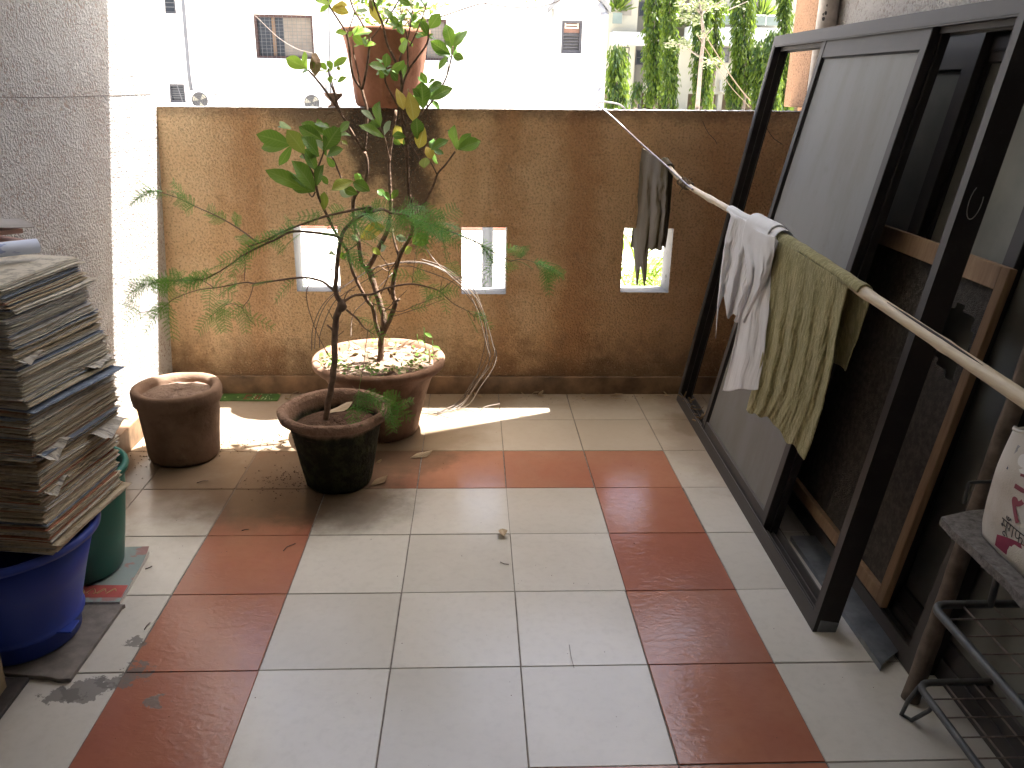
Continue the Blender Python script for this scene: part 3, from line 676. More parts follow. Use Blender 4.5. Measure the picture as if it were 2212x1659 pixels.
leaves = [  # kind, base, tip, width/length, depth offset
 ('g',(310,1255),(0,1150),.36,-.14),('y2',(420,1330),(265,1110),.44,-.15),('g',(545,1350),(392,1180),.46,-.15),('g',(590,1300),(722,1088),.5,-.14),('g',(722,1150),(812,1048),.5,-.12),
 ('g',(600,1170),(390,1062),.36,-.10),('g',(640,1110),(498,1062),.36,-.10),('g',(580,1220),(368,1088),.36,-.12),('p',(305,1118),(203,1038),.4,-.1),('g',(270,1112),(188,1090),.4,-.1),('g',(610,1352),(757,1283),.42,-.14),
 ('y2',(735,1215),(792,1246),.5,-.1),('g',(700,1170),(822,1168),.4,-.1),('g',(520,1482),(414,1292),.42,-.13),('g',(505,1655),(306,1372),.36,-.16),('g',(440,1645),(78,1458),.26,-.14),('g',(440,1640),(265,1475),.22,-.12),('g',(525,1610),(582,1418),.42,-.12),
 ('g',(560,1510),(622,1592),.4,-.12),('y2',(842,1568),(652,1638),.45,-.05),('p',(840,1690),(720,1640),.5,0),('g',(985,1655),(835,1565),.5,-.06),('g',(890,1562),(850,1495),.5,0),('g',(920,1580),(880,1500),.5,0),
 ('p',(590,1300),(510,1200),.35,-.1),('g',(650,1230),(560,1150),.4,-.11),
 ('g',(1080,1092),(1068,868),.52,-.06),('p',(1020,1042),(908,950),.32,-.03),('g',(1112,1192),(888,1065),.28,-.06),('p',(1108,1165),(1172,1048),.4,-.03),('y',(1288,1250),(1203,1082),.48,0),('g',(1295,1185),(1180,1160),.45,-.03),
 ('g',(1252,1252),(1183,1205),.45,-.03),('g',(1392,1205),(1388,1008),.48,-.05),('y',(1315,792),(1362,1042),.46,-.06),('y',(1215,762),(1275,950),.36,-.02),('d',(1312,762),(1316,800),.3,-.06),('y',(1455,1100),(1408,1282),.5,-.05),('y',(1468,1268),(1520,1372),.6,-.05),
 ('y2',(1470,1362),(1452,1455),.7,-.05),('g',(1512,1297),(1662,1203),.4,-.04),('g',(1530,1300),(1622,1330),.35,-.04),('g',(1738,1295),(1713,1075),.42,-.06),('g',(1740,1290),(1857,1143),.35,-.03),('g',(1742,1295),(1942,1212),.42,-.07),('g',(1690,1140),(1655,1125),.5,-.03),
 ('g',(1445,945),(1430,690),.46,-.03),('g',(1502,862),(1700,758),.45,-.02),('g',(1490,795),(1612,718),.5,0),('g',(1480,722),(1423,622),.4,0),('g',(1490,722),(1548,683),.4,0),('g',(1478,722),(1398,658),.4,0),('g',(1420,840),(1350,760),.5,-.02),
 ('g',(1692,412),(1640,208),.42,.03),('g',(1702,412),(1832,253),.42,.02),('g',(1682,472),(1508,358),.4,.01),('g',(1702,485),(1797,505),.5,.04),('p',(1705,500),(1795,515),.45,.04),('g',(1690,492),(1545,450),.35,.03),('g',(1690,420),(1625,360),.4,.04),
 ('g',(1482,305),(1422,172),.45,-.04),('g',(1497,248),(1590,115),.5,-.04),('g',(1485,310),(1545,345),.5,-.03),('y2',(1450,310),(1375,280),.5,-.02),
 ('g',(1130,600),(972,562),.42,-.07),('g',(1118,590),(1132,458),.5,-.06),('g',(1168,605),(1278,512),.5,-.07),('g',(1140,650),(1055,565),.5,-.05),('g',(1160,615),(1222,702),.5,-.07),('g',(1100,540),(1030,505),.4,-.04),('g',(1130,660),(1060,600),.5,-.06),('g',(1230,640),(1210,560),.5,-.02),('g',(1250,700),(1300,560),.4,0),
 ('l',(1292,332),(1272,460),.62,-.07),('l',(790,292),(683,278),.45,-.02),('l',(800,322),(832,270),.5,0),('l',(925,385),(833,308),.5,0),('l',(845,305),(1003,265),.5,.02),('l',(935,400),(1038,372),.4,.02),('p',(960,390),(900,330),.4,.02),
 ('l',(440,592),(258,492),.42,-.02),('g',(450,610),(380,652),.4,-.02),('y2',(465,600),(510,540),.6,-.02),('l',(470,520),(515,505),.5,-.02),('y2',(530,625),(602,602),.4,-.02),('d',(515,450),(512,660),.34,-.03),('d',(490,460),(530,560),.5,-.02),('l',(612,602),(553,542),.5,-.02),('l',(660,602),(612,518),.5,-.02),('l',(672,582),(795,498),.35,-.02),('y2',(692,592),(735,590),.6,-.02),
 ('l',(640,722),(655,650),.7,-.03),('l',(700,715),(782,662),.4,-.03),('p',(675,700),(700,680),.5,-.03),
 ('l',(640,40),(505,-10),.45,0),('y',(650,70),(805,115),.4,.02),('y',(660,60),(792,45),.45,.03),('p',(870,100),(970,95),.4,.03),('y',(1080,215),(978,40),.34,0),('d',(1010,110),(985,-20),.3,0),('g',(1180,190),(1110,60),.4,0),('g',(1232,232),(1172,145),.5,-.02),('g',(1255,190),(1300,120),.5,-.02),
 ('g',(1350,190),(1315,92),.5,0),('g',(1455,60),(1402,-10),.5,0),('g',(1340,50),(1230,-15),.45,0),('g',(1482,60),(1485,-20),.5,0),('l',(1215,235),(1135,208),.5,0),('l',(1390,80),(1390,10),.5,.02),('g',(1340,160),(1400,130),.5,.02),('l',(1360,250),(1430,190),.5,0),('g',(1270,300),(1210,200),.45,0),('l',(1380,190),(1470,180),.4,.03),('g',(1060,90),(1000,0),.35,.03),('g',(900,30),(960,-30),.4,.03),('g',(1050,60),(1100,-20),.4,.03)]
leaves2 = [('y2',(590,160),(590,-5),.38,-.1),('y',(905,405),(1112,285),.46,-.08),('g',(1352,452),(1482,345),.58,-.06),('p',(1305,420),(1208,378),.45,-.04),('y2',(1078,545),(1005,478),.45,-.05),('p',(1075,510),(1128,468),.5,-.05),('y2',(1285,530),(1352,480),.5,-.04),('p',(885,425),(828,368),.5,-.05),('l',(760,585),(742,515),.6,-.08),('l',(760,580),(778,520),.5,-.08),('p',(690,545),(625,528),.4,-.1),
 ('g',(1160,70),(1090,10),.5,-.03),('g',(1120,40),(1050,-20),.5,-.03),('g',(1170,60),(1230,-20),.45,-.03),('g',(880,20),(760,-30),.5,-.05)]
mbs = {k: MB() for k in ('g', 'l', 'y', 'y2', 'p', 'd')}
for src, conv in ((leaves, z2), (leaves2, z6)):
    for k, b_, t_, wd, dy in src:
        (u0, v0), (u1, v1) = conv(b_, t_)
        yo = rnd(-.02, .02); dt = rnd(-.035, .015)
        leaf(mbs[k], at(u0, v0, Y=Y0 + dy + yo), at(u1, v1, Y=Y0 + dy + yo + dt), wd * 1.3, None, rnd(-.02, .06), rnd(.1, .35))
        for _ in range(2 if k in ('g', 'l') and src is leaves and random.random() < (.85 if b_[1] < 700 else .3) else 0):      # a smaller leaf behind
            du, dv = (u1 - u0) * rnd(.45, .85), (v1 - v0) * rnd(.45, .85); a = rnd(-1.5, 1.5)
            du, dv = du * math.cos(a) - dv * math.sin(a), du * math.sin(a) + dv * math.cos(a)
            leaf(mbs[k], at(u0, v0, Y=Y0 + dy + .03), at(u0 + du, v0 + dv, Y=Y0 + dy + .03 + rnd(-.01, .04)), wd, None, .05, .2)
part('foliage', mbs['g'], M['leaf'], sh)
for k, nm in (('l', 'leaf_lime'), ('y', 'leaf_yellow'), ('y2', 'leaf_yellow'), ('p', 'leaf_pale'), ('d', 'leaf_dead')):
    o = part({'l': 'young_foliage', 'y': 'yellow_foliage', 'y2': 'fading_foliage', 'p': 'pale_foliage', 'd': 'withered_foliage'}[k], mbs[k], M[nm] if k != 'y2' else leafmat('fading_leaf', (.20, .26, .04), (.30, .32, .07), (.38, .4, .14)), sh)
# litter and weeds in the wide pot
lit = MB(); q = random.Random(8)
for i in range(90):
    a, r_ = q.uniform(0, 6.28), .195 * math.sqrt(q.random()); c_ = Vector((.13 + r_ * math.cos(a), 2.005 + r_ * math.sin(a), .288 + q.uniform(0, .008)))
    d_ = Vector((q.uniform(-1, 1), q.uniform(-1, 1), q.uniform(-.25, .25))).normalized() * q.uniform(.02, .05)
    leaf(lit, c_ - d_ / 2, c_ + d_ / 2, q.uniform(.4, .6), (q.uniform(-.4, .4), q.uniform(-.4, .4), 1), q.uniform(-.3, .3), q.uniform(-.5, .7))
tag(obj('leaf_litter', lit, M['leaf_dry']), 'dry leaf litter covering the soil of the widest pot', 'leaf litter', kind='stuff')
wd_ = MB()
for i in range(170):
    a = q.uniform(0, 6.28)
    if i < 120: a = q.uniform(3.1, 6.5)
    r_ = q.uniform(.135, .225); c_ = Vector((.13 + r_ * math.cos(a), 2.005 + r_ * math.sin(a), .29 + q.uniform(.0, .022)))
    d_ = Vector((q.uniform(-1, 1), q.uniform(-1, 1), q.uniform(-.3, .5))).normalized() * q.uniform(.010, .02)
    leaf(wd_, c_, c_ + d_, .85, (q.uniform(-.5, .5), q.uniform(-.8, .2), 1), .05, .2, n=3)
for u, v0, v1 in ((917, 760, 707), (935, 765, 735), (902, 742, 722)):
    wd_.tube([at(u + 2, v0, Y=2.1), at(u, (v0 + v1) / 2, Y=2.1), at(u - 1, v1, Y=2.1)], .0013, 4)
    leaf(wd_, at(u, v1 + 12, Y=2.1), at(u + 17, v1 + 20, Y=2.08), .4, None, .1, .2, n=4)
tag(obj('pot_weeds', wd_, M['weed']), 'small green weeds creeping along the rim of the widest pot', 'weeds', kind='stuff')
# wispy dry plant in the terracotta pot on the wall
wp = thing('wispy_plant', 'wispy half dry plant growing in the terracotta pot on the parapet', 'plant', (.147, 2.49, 1.44))
s = MB(); lf = MB(); ld = MB()
tips = [(770, 30), (790, 12), (822, -10), (845, 8), (868, -20), (890, 2), (905, -15), (935, -12), (960, 10), (800, -25), (915, 20), (875, 25), (760, 5), (940, 15)]
for u, v in tips:
    y = 2.49 + rnd(-.08, .06); b0 = Vector((.147 + rnd(-.07, .09), y, 1.445)); e_ = at(u, v, Y=y)
    mid_ = (b0 + e_) / 2 + Vector((rnd(-.03, .03), rnd(-.02, .02), rnd(0, .03))); P = smooth([b0, mid_, e_], 4); s.tube(P, .0014, 4)
    for p in P[2:]:
        for k in range(4):
            d_ = Vector((rnd(-1, 1), rnd(-1, 1), rnd(-.3, 1))).normalized() * rnd(.012, .03)
            leaf(lf if random.random() < .65 else ld, p, p + d_, .45, None, .1, .2, n=3)
P = smooth([at(u, v, Y=2.46) for u, v in ((905, 45), (945, 38), (985, 25), (1018, 14), (1046, 8), (1100, 15), (1160, 16), (1205, 3), (1225, -8))], 4)
s.tube(P, [.0028 - .0014 * i / len(P) for i in range(len(P))], 5)
for uv in (((1046, 8), (1062, 0), (1080, -12)), ((1086, 12), (1088, 3), (1092, -8)), ((1140, 16), (1146, 4), (1158, 0))): s.tube([at(u, v, Y=2.46) for u, v in uv], .0012, 4)
for u, v in ((1135, 8), (1142, 14), (1155, 6), (1092, 2), (1012, 22), (975, 27), (1160, 3)): leaf(lf, at(u, v, Y=2.46), at(u + rnd(-8, 8), v + rnd(-9, 3), Y=2.46), .5, None, .1, .2, n=3)
part('stems', s, M['twig'], wp); part('foliage', lf, M['leaf_lime'], wp); part('dry_foliage', ld, M['leaf_dry'], wp)

# ------------------------------------------------------------------ thorny feathery shrub in the mossy pot
ac = thing('thorny_shrub', 'thorny shrub with arching branches and feathery leaflets in the mossy pot', 'shrub', (.02, 1.56, .2))
s = MB(); fo = MB(); A0 = 1.58
def z5(*p): return [(x / 4, 414.75 + y / 4) for x, y in p]
def z10(*p): return [(553 + x / 4, 829.5 + y / 4) for x, y in p]
BR = []
def ab(uvs, y0, y1, r0, r1, n=6, th=True, fol=0., rough=.002, keep=True):
    P = stem(s, uvs, y0, y1, r0, r1, n, 4, rough)
    if th:
        for i in range(1, len(P) - 1):
            if random.random() < .45:
                t = (P[i+1] - P[i]).normalized(); d = t.orthogonal().normalized(); d.rotate(Matrix.Rotation(rnd(0, 6.28), 3, t))
                s.tube([P[i], P[i] + (d + t * .3) * rnd(.006, .011)], [.0013, .0002], 4, 0, False)
    BR.append((P, fol)); return P
ab(z10((592, 345), (605, 270), (632, 130), (655, 0)) + z6((680, 1440), (682, 1250), (695, 1080), (745, 965)), A0, A0 + .02, .0105, .0105, 9, True, 0, .004)
s.lathe([(0, -.02), (.011, -.014), (.0165, -.004), (.015, .008), (.008, .018), (0, .02)], 10, at(739, 660, Y=A0 + .02), 0, .008)
ab(z6((745, 970), (690, 870), (695, 700), (705, 560), (735, 400)), A0 + .02, A0 + .04, .0085, .0065, 8, True, 0, .002)
ab(z6((735, 400), (660, 372), (450, 345), (300, 345), (160, 415), (0, 488)) + z5((2080, 560), (2000, 620), (1800, 740), (1650, 762), (1450, 770)), A0 + .04, A0 + .16, .0052, .0015, 6, True, 1.2)
ab(z6((735, 400), (760, 330), (850, 240), (930, 190), (1000, 130)), A0 + .04, A0 + .03, .0060, .0055, 7, True, .4)
ab(z6((1000, 130), (850, 155), (620, 205), (450, 260), (250, 335), (80, 420)) + z5((2150, 470),), A0 + .03, A0 + .12, .0048, .0028, 6, True, 1.1)
ab(z5((2212, 430), (2080, 330), (1900, 222), (1700, 130), (1560, 62), (1440, 20), (1300, -20)), A0 + .12, A0 + .2, .0028, .0008, 5, True, 1.1)
ab(z6((940, 195), (1080, 150), (1180, 185), (1300, 202), (1550, 290), (1780, 380), (1900, 430), (2050, 520), (2200, 600)), A0 + .03, A0 + .18, .0052, .0014, 6, True, 1.35)
ab(z6((2200, 600),) + [(1130, 560), (1165, 572), (1190, 588)], A0 + .18, A0 + .2, .0014, .0006, 4, False, 2.2)
ab(z6((760, 945), (860, 890), (1000, 885), (1130, 830), (1330, 795), (1480, 820), (1590, 860), (1700, 960), (1860, 1050), (1895, 1120)), A0 + .02, A0 + .16, .0046, .0008, 6, True, .55)
ab(z6((1590, 860), (1700, 770), (1850, 700), (1960, 620)), A0 + .1, A0 + .16, .002, .0007, 5, True, .6)
ab(z6((1000, 960), (1230, 1032), (1400, 970), (1600, 900)), A0 + .02, A0 + .1, .002, .0008, 5, True, .25)
ab(z6((1180, 1075), (1420, 1000), (1620, 930)), A0 + .04, A0 + .1, .0015, .0007, 5, True, .3)
ab(z6((700, 880), (600, 790), (500, 750), (380, 740), (200, 762), (0, 790)) + z5((2110, 782), (1900, 822), (1700, 850), (1500, 925), (1400, 1000), (1200, 1045)), A0 + .02, A0 + .2, .0044, .0009, 6, True, .7)
ab(z5((1850, 830), (1700, 750), (1450, 768), (1250, 800)), A0 + .18, A0 + .2, .0018, .0007, 5, True, 1.6)
ab(z5((2190, 800), (2150, 930), (2095, 1005), (2150, 1090), (2212, 1160)), A0 + .12, A0 + .14, .0016, .0008, 5, True, .9)
ab(z5((2100, 1005), (2000, 965), (1900, 1010), (1820, 1080)), A0 + .13, A0 + .16, .0013, .0007, 5, False, 1.3)
ab(z5((2120, 590), (2110, 770)), A0 + .12, A0 + .13, .0014, .0014, 5, False, 0)
ab(z6((780, 1020), (870, 1090), (930, 1170), (1020, 1230)), A0 + .02, A0 + .08, .0038, .0014, 6, True, .1)
ab(z6((640, 1430), (540, 1250), (440, 960), (450, 820), (520, 750), (680, 655)), A0 - .02, A0 + .05, .0014, .0018, 5, True, 0)
ab(z6((970, 1180), (940, 1400), (910, 1600)), A0 + .05, A0 - .04, .0014, .001, 5, True, .3)
ab(z6((660, 1200), (650, 1180), (615, 1150)), A0 + .01, A0, .0034, .003, 6, False)
ab(z6((690, 1140), (620, 1010)), A0, A0 - .03, .002, .001, 5, False); ab(z6((760, 930), (800, 860), (850, 850)), A0 + .02, A0, .0022, .001, 5, True)
ab(z6((710, 1240), (760, 1200)), A0, A0 - .02, .0018, .001, 5, False); ab(z6((1350, 780), (1380, 520)), A0 + .05, A0 + .08, .0013, .0007, 5, True, .2)
ab(z6((1590, 860), (1605, 770)), A0 + .1, A0 + .1, .0014, .0008, 4, False); ab(z6((1110, 1030), (1300, 850)), A0 + .04, A0 + .08, .0018, .001, 5, True)
ab(z10((830, 20), (900, 60), (960, 80), (1060, 120), (1180, 150)), A0 - .06, A0 - .1, .0013, .0006, 4, False, 2.0)
ab(z10((1050, 120), (1130, 180), (1200, 230)), A0 - .08, A0 - .12, .0011, .0005, 4, False, 1.6)
ab(z10((930, 90), (850, 160), (820, 230)), A0 - .07, A0 - .1, .0011, .0005, 4, False, 1.2)
part('branches', s, M['bark_pale'], ac)
def frond(mb, base, ax, L, npair, droop=.35, pl=.026):
    """bipinnate leaf: rachis, pairs of pinnae, rows of tiny leaflets"""
    ax = Vector(ax).normalized(); side = ax.cross(Vector((0, 0, 1)))
    if side.length < .1: side = Vector((1, 0, 0))
    side.normalize(); side.rotate(Matrix.Rotation(rnd(-.6, .6) + (1.57 if random.random() < .55 else 0), 3, ax)); P = []
    for j in range(npair + 2):
        t = j / (npair + 1); P.append(Vector(base) + ax * L * t - Vector((0, 0, 1)) * L * droop * t * t)
    mb.tube(P, .0007, 3, 0, False)
    for j in range(1, npair + 1):
        t = j / npair; l_ = pl * (1 - .55 * abs(t - .45)) * rnd(.85, 1.1); tg = (P[j+1] - P[j-1]).normalized()
        for sg in (-1, 1):
            d = (side * sg + tg * .55 + Vector((rnd(-.08, .08), rnd(-.08, .08), rnd(-.12, .05)))).normalized(); nn = d.cross(tg).normalized()
            m_ = 9; vs = []; fs = []
            for k in range(m_):
                c0 = P[j] + d * l_ * (k + .6) / m_ - Vector((0, 0, 1)) * l_ * .12 * (k / m_) ** 2
                ll = .0031 * (1 - .45 * (k / m_) ** 2); wv = d * (l_ / m_ * .46)
                for sd in (-1, 1):
                    e_ = tg * sd * ll + d * .0012 + nn * rnd(-.0008, .0008); b0 = len(vs)
                    vs += [c0 - wv * .5, c0 + e_ - wv * .5, c0 + e_ + wv * .7, c0 + wv * .5]; fs.append((b0, b0+1, b0+2, b0+3))
            mb.add(vs, fs, 0, False)
for P, f in BR:
    if f <= 0: continue
    ln = sum((P[i+1] - P[i]).length for i in range(len(P) - 1)); nf = max(2, int(ln * f * 42))
    for i in range(nf):
        t = rnd(.12, 1) ** .8; k = min(len(P) - 2, int(t * (len(P) - 1))); p = P[k].lerp(P[k+1], rnd(0, 1)); tg = (P[k+1] - P[k]).normalized()
        d = tg * rnd(.3, 1.1) + Vector((rnd(-.8, .8), rnd(-.7, .7), rnd(-.55, .6)))
        frond(fo, p, d, rnd(.055, .10), random.randint(5, 8), rnd(.1, .45), rnd(.024, .036))
# the dense bright tuft over the crown of the arch
for i in range(60):
    u, v = rnd(745, 960), rnd(440, 500); 
    if i < 12: u, v = rnd(735, 760), rnd(480, 560)
    p = at(u, v - .12 * max(0, 850 - u) * 0, Y=A0 + rnd(-.06, .10)); frond(fo, p, Vector((rnd(-.3, 1), rnd(-.8, .5), rnd(-.5, .25))), rnd(.06, .105), random.randint(6, 9), rnd(.1, .4), rnd(.026, .038))
part('foliage', fo, M['acacia'], ac)
q = random.Random(3)
dl = MB(); leaf(dl, at(709, 893, Z=.222), at(762, 868, Z=.235), .34, (0, -.2, 1), .0, -.5); tag(obj('fallen_leaf', dl, M['leaf_pale'] if False else M['leaf_dry']), 'curled pale dry leaf lying on the soil of the mossy pot', 'leaf')

# ------------------------------------------------------------------ looped cable behind the wide pot
cb = thing('cable_bundle', 'looped bundle of thin pale cable hanging beside the widest pot', 'cable', (.5, 2.3, .02))
base = z6((480, 1370), (490, 1180), (560, 1000), (680, 870), (900, 720), (1020, 660), (1250, 612), (1450, 620), (1650, 690), (1850, 850), (1950, 1000), (2015, 1200), (2045, 1320), (2062, 1395), (2025, 1500), (1915, 1650)) + [(1003, 867), (965, 887), (925, 893)]
def cable(uvs, du, dv, y, floor_end=True):
    P = []
    for i, (u, v) in enumerate(uvs):
        k = i / (len(uvs) - 1); p = at(u + du * math.sin(k * 5 + dv), v + dv * 5 * math.cos(k * 4 + du), Y=y + .05 * math.sin(k * 6 + du))
        if p.z < .012: p = at(u + du * math.sin(k * 5), v, Z=.008 + .004 * (int(abs(du)) % 3))
        P.append(p)
    m_ = MB(); m_.tube(smooth(P, 5), .0018, 5); part('cable_strand', m_, M['wire'], cb)
cable(base, 0, 0, 2.27); cable(base, 9, .8, 2.29); cable(base[4:], -12, -1.2, 2.25); cable(base[6:], 14, 1.6, 2.3); cable(base[7:], 6, -2, 2.26)
cable(z6((530, 1340), (540, 1200), (640, 960), (760, 850), (940, 740), (1100, 640), (1300, 620), (1420, 650), (1700, 760), (1880, 930), (1990, 1110), (2000, 1300), (1960, 1480), (1900, 1640)) + [(1000, 870), (950, 890)], 5, 1, 2.31)
cable(z6((1440, 440), (1520, 560), (1640, 690), (1800, 830)), 0, 0, 2.2); cable(z6((820, 1260), (840, 1060), (960, 930), (1180, 700)), 0, 0, 2.22); cable([(940, 893), (985, 905), (1030, 895), (1045, 880), (1080, 872)], 0, 0, 2.2)

# ------------------------------------------------------------------ buckets, newspapers and clutter on the left
def bucket(name, label, cx, cy, z0, prof, mat, rimr, h, handle=False):
    t = thing(name, label, 'bucket', (cx, cy, z0))
    b = MB(); b.lathe(prof, 64, (cx, cy, z0), 0, .0012); part('bucket_body', b, mat, t)
    b = MB(); b.lathe([(rimr - .004, h - .004), (rimr + .009, h - .012), (rimr + .011, h - .004), (rimr + .010, h + .004), (rimr + .003, h + .007), (rimr - .005, h + .004), (rimr - .006, h - .003)], 64, (cx, cy, z0), 0, .0008); part('rim', b, mat, t)
    return t
BX, BY = -.585, .727
bucket('bucket', 'blue plastic bucket under the tall newspaper stack', BX, BY, .0125, [(0, .004), (.118, 0), (.125, .006), (.128, .045), (.137, .05), (.139, .056), (.137, .06), (.132, .064), (.160, .17), (.194, .284), (.190, .284), (.156, .17), (.12, .03), (0, .02)], M['blue'], .194, .284)
bucket('bucket', 'green plastic bucket behind the blue one, standing on a magazine', -.585, 1.012, .0165, [(0, .004), (.108, 0), (.116, .01), (.130, .10), (.146, .22), (.152, .294), (.148, .294), (.126, .10), (.11, .02), (0, .02)], M['green'], .152, .294)
cl = MB(); cl.box((-.470, .655, .066), (-.434, .70, .0705)); part('handle_stub', cl, M['blue'], bpy.data.objects['bucket'], bevel=.001)

def sheet(mb, a, b, c, d, z, th, mi=0, wav=.002, nu=6, nv=6, seed=0, curl=None):
    """thin slab over quad a-b-c-d (xy points), gently cockled; z may come from curl(u,v)"""
    a, b, c, d = [Vector((*p, 0)) for p in (a, b, c, d)]
    def f(u, v, o):
        p = a.lerp(b, u).lerp(d.lerp(c, u), v); zz = z + wav * noise.noise(Vector((p.x * 9, p.y * 9, seed))) + (curl(u, v) if curl else 0)
        return Vector((p.x, p.y, zz + o))
    n1 = (nu + 1) * (nv + 1); vs = [f(i / nu, j / nv, th) for j in range(nv + 1) for i in range(nu + 1)] + [f(i / nu, j / nv, 0) for j in range(nv + 1) for i in range(nu + 1)]
    fs = []
    for j in range(nv):
        for i in range(nu):
            k = j * (nu + 1) + i; fs.append((k, k + 1, k + nu + 2, k + nu + 1)); fs.append((n1 + k + nu + 1, n1 + k + nu + 2, n1 + k + 1, n1 + k))
    def rim(seq): 
        for p, r_ in zip(seq[:-1], seq[1:]): fs.append((p, n1 + p, n1 + r_, r_))
    rim(list(range(nu + 1))); rim([j * (nu + 1) + nu for j in range(nv + 1)]); rim(list(range(nv * (nu + 1) + nu, nv * (nu + 1) - 1, -1))); rim([j * (nu + 1) for j in range(nv, -1, -1)])
    mb.add(vs, fs, mi, False)

# tall stack of old newspapers: each paper is a thing of its own
q = random.Random(21); z = .316; NEWS = []; i = 0
while z < .895:
    k = (z - .316) / .58; th = q.uniform(.0034, .0060)
    near = Vector((-.405 - .004 * math.sin(k * 9), .60)); far = Vector((-.368 - .012 * math.sin(k * 7 + 1) - .012 * (k > .8), .89))
    jx, jy, ja = q.gauss(0, .0028), q.gauss(0, .0036), q.gauss(0, .011)
    if q.random() < .05: jx += q.uniform(.008, .018); ja += q.uniform(-.04, .04)
    mb = MB(); nl = q.choice((3, 4, 4, 5)); W = q.uniform(.34, .372)
    dirt = (far - near).normalized(); perp = Vector((-dirt.y, dirt.x))
    dirt2 = Vector((dirt.x * math.cos(ja) - dirt.y * math.sin(ja), dirt.x * math.sin(ja) + dirt.y * math.cos(ja))); perp2 = Vector((-dirt2.y, dirt2.x))
    tone = q.choice([0, 1, 1, 4]) if k < .35 else q.choice([0, 0, 1, 1, 4, 2]) if k < .75 else q.choice([0, 3, 1, 3, 2, 0])
    sag0 = q.uniform(-.004, .006)
    for l_ in range(nl):
        o = near + Vector((jx + q.gauss(0, .0022), jy + q.gauss(0, .0028))); L = (far - near).length + q.gauss(0, .004)
        a = o; b = o + dirt2 * L; c = b + perp2 * W; d = a + perp2 * W
        tz = th / nl
        if z > .87: tone = 0
        mi = tone if q.random() < .7 or z > .87 else q.choice([0, 1, 4, 3, 2, 5])
        dr = q.uniform(.0, .006)
        sheet(mb, a, b, c, d, z + tz * l_, tz * q.uniform(.74, .99), mi, .0035, 7, 5, i * .37, lambda u, v, dr=dr, s0=sag0: -dr * (1 - v) ** 6 - s0 * math.sin(u * 3.14) * .35)
    o = obj('newspaper', mb, M['paper'])
    tag(o, 'old yellowed folded newspaper within the tall stack on the blue bucket', 'newspaper', 'newspapers stacked on the blue bucket'); NEWS.append(o)
    z += th * .96; i += 1
# loose sheets sticking out of the stack
def loose(pts, z, label, drop, mi=0, rot=0, w=.02):
    mb = MB(); sheet(mb, *pts, z, .0012, 0, .004, 8, 6, z * 50, lambda u, v: -drop * (1 - v) ** 2 * (1 + .5 * math.sin(u * 6)) + .003 * math.sin(u * 17 + v * 4) * (1 - v))
    tag(obj('newspaper', mb, [M['newsface'] if mi == 0 else M['paper'][3]]), label, 'newspaper', 'loose pages in the newspaper stack')
loose(((-.375, .60), (-.372, .70), (-.46, .71), (-.46, .60)), .552, 'curled white newspaper page jutting from the middle of the stack towards the viewer', .022)
loose(((-.352, .80), (-.345, .90), (-.42, .90), (-.42, .79)), .668, 'pale page flapping out at the far upper corner of the newspaper stack', .008)
loose(((-.345, .78), (-.338, .895), (-.42, .90), (-.42, .78)), .515, 'pale page sticking out at the far corner in the middle of the newspaper stack', .016)
loose(((-.388, .60), (-.385, .68), (-.46, .69), (-.46, .59)), .75, 'torn pale page corner hanging out high on the newspaper stack', .012)
loose(((-.392, .61), (-.388, .69), (-.46, .69), (-.46, .6)), .465, 'white folded page hanging out low on the near edge of the newspaper stack', .02)
# things lying on top of the stack
mb = MB(); P0, P1 = Vector((-.66, .60, .927)), Vector((-.455, .85, .925)); mb.tube([P0, (P0 + P1) / 2 + Vector((0, 0, .002)), P1], .0165, 16); 
for v in mb.v: v.z = .910 + (v.z - .910) * .95
t = thing('wrapped_roll', 'blue and white printed roll tied with string on the newspaper stack', 'roll', (-.55, .7, .91)); part('wrapper', mb, M['bluewhite'], t)
mb = MB(); mb.lathe([(.0178, -.002), (.0185, 0), (.0178, .002)], 14, (0, 0, 0)); ax_ = (P1 - P0).normalized(); ry = Vector((0, 0, 1)).rotation_difference(ax_).to_matrix(); c_ = P0.lerp(P1, .72)
mb.v = [ry @ v + c_ for v in mb.v]; part('string', mb, M['greysheet'], t)
mb = MB(); sheet(mb, (-.60, .80), (-.505, .93), (-.62, 1.0), (-.74, .86), .905, .016, 0, .001); tag(obj('cardboard_folder', mb, M['pink_cover']), 'pinkish cardboard folder lying on the newspaper stack', 'folder')
mb = MB(); sheet(mb, (-.60, .86), (-.53, .945), (-.63, 1.01), (-.72, .90), .935, .010, 0, .001); tag(obj('cardboard_folder', mb, M['pink_cover']), 'thinner pinkish folder under the curled grey sheet, top of the stack', 'folder')
mb = MB(); sheet(mb, (-.62, .86), (-.50, .94), (-.60, 1.02), (-.73, .93), .948, .0015, 0, .003, 8, 8, 3, lambda u, v: .02 * (1 - u) ** 2 + .012 * math.sin(v * 3)); tag(obj('paper_sheet', mb, M['greysheet']), 'curled grey sheet lying uppermost on the newspaper stack', 'paper')
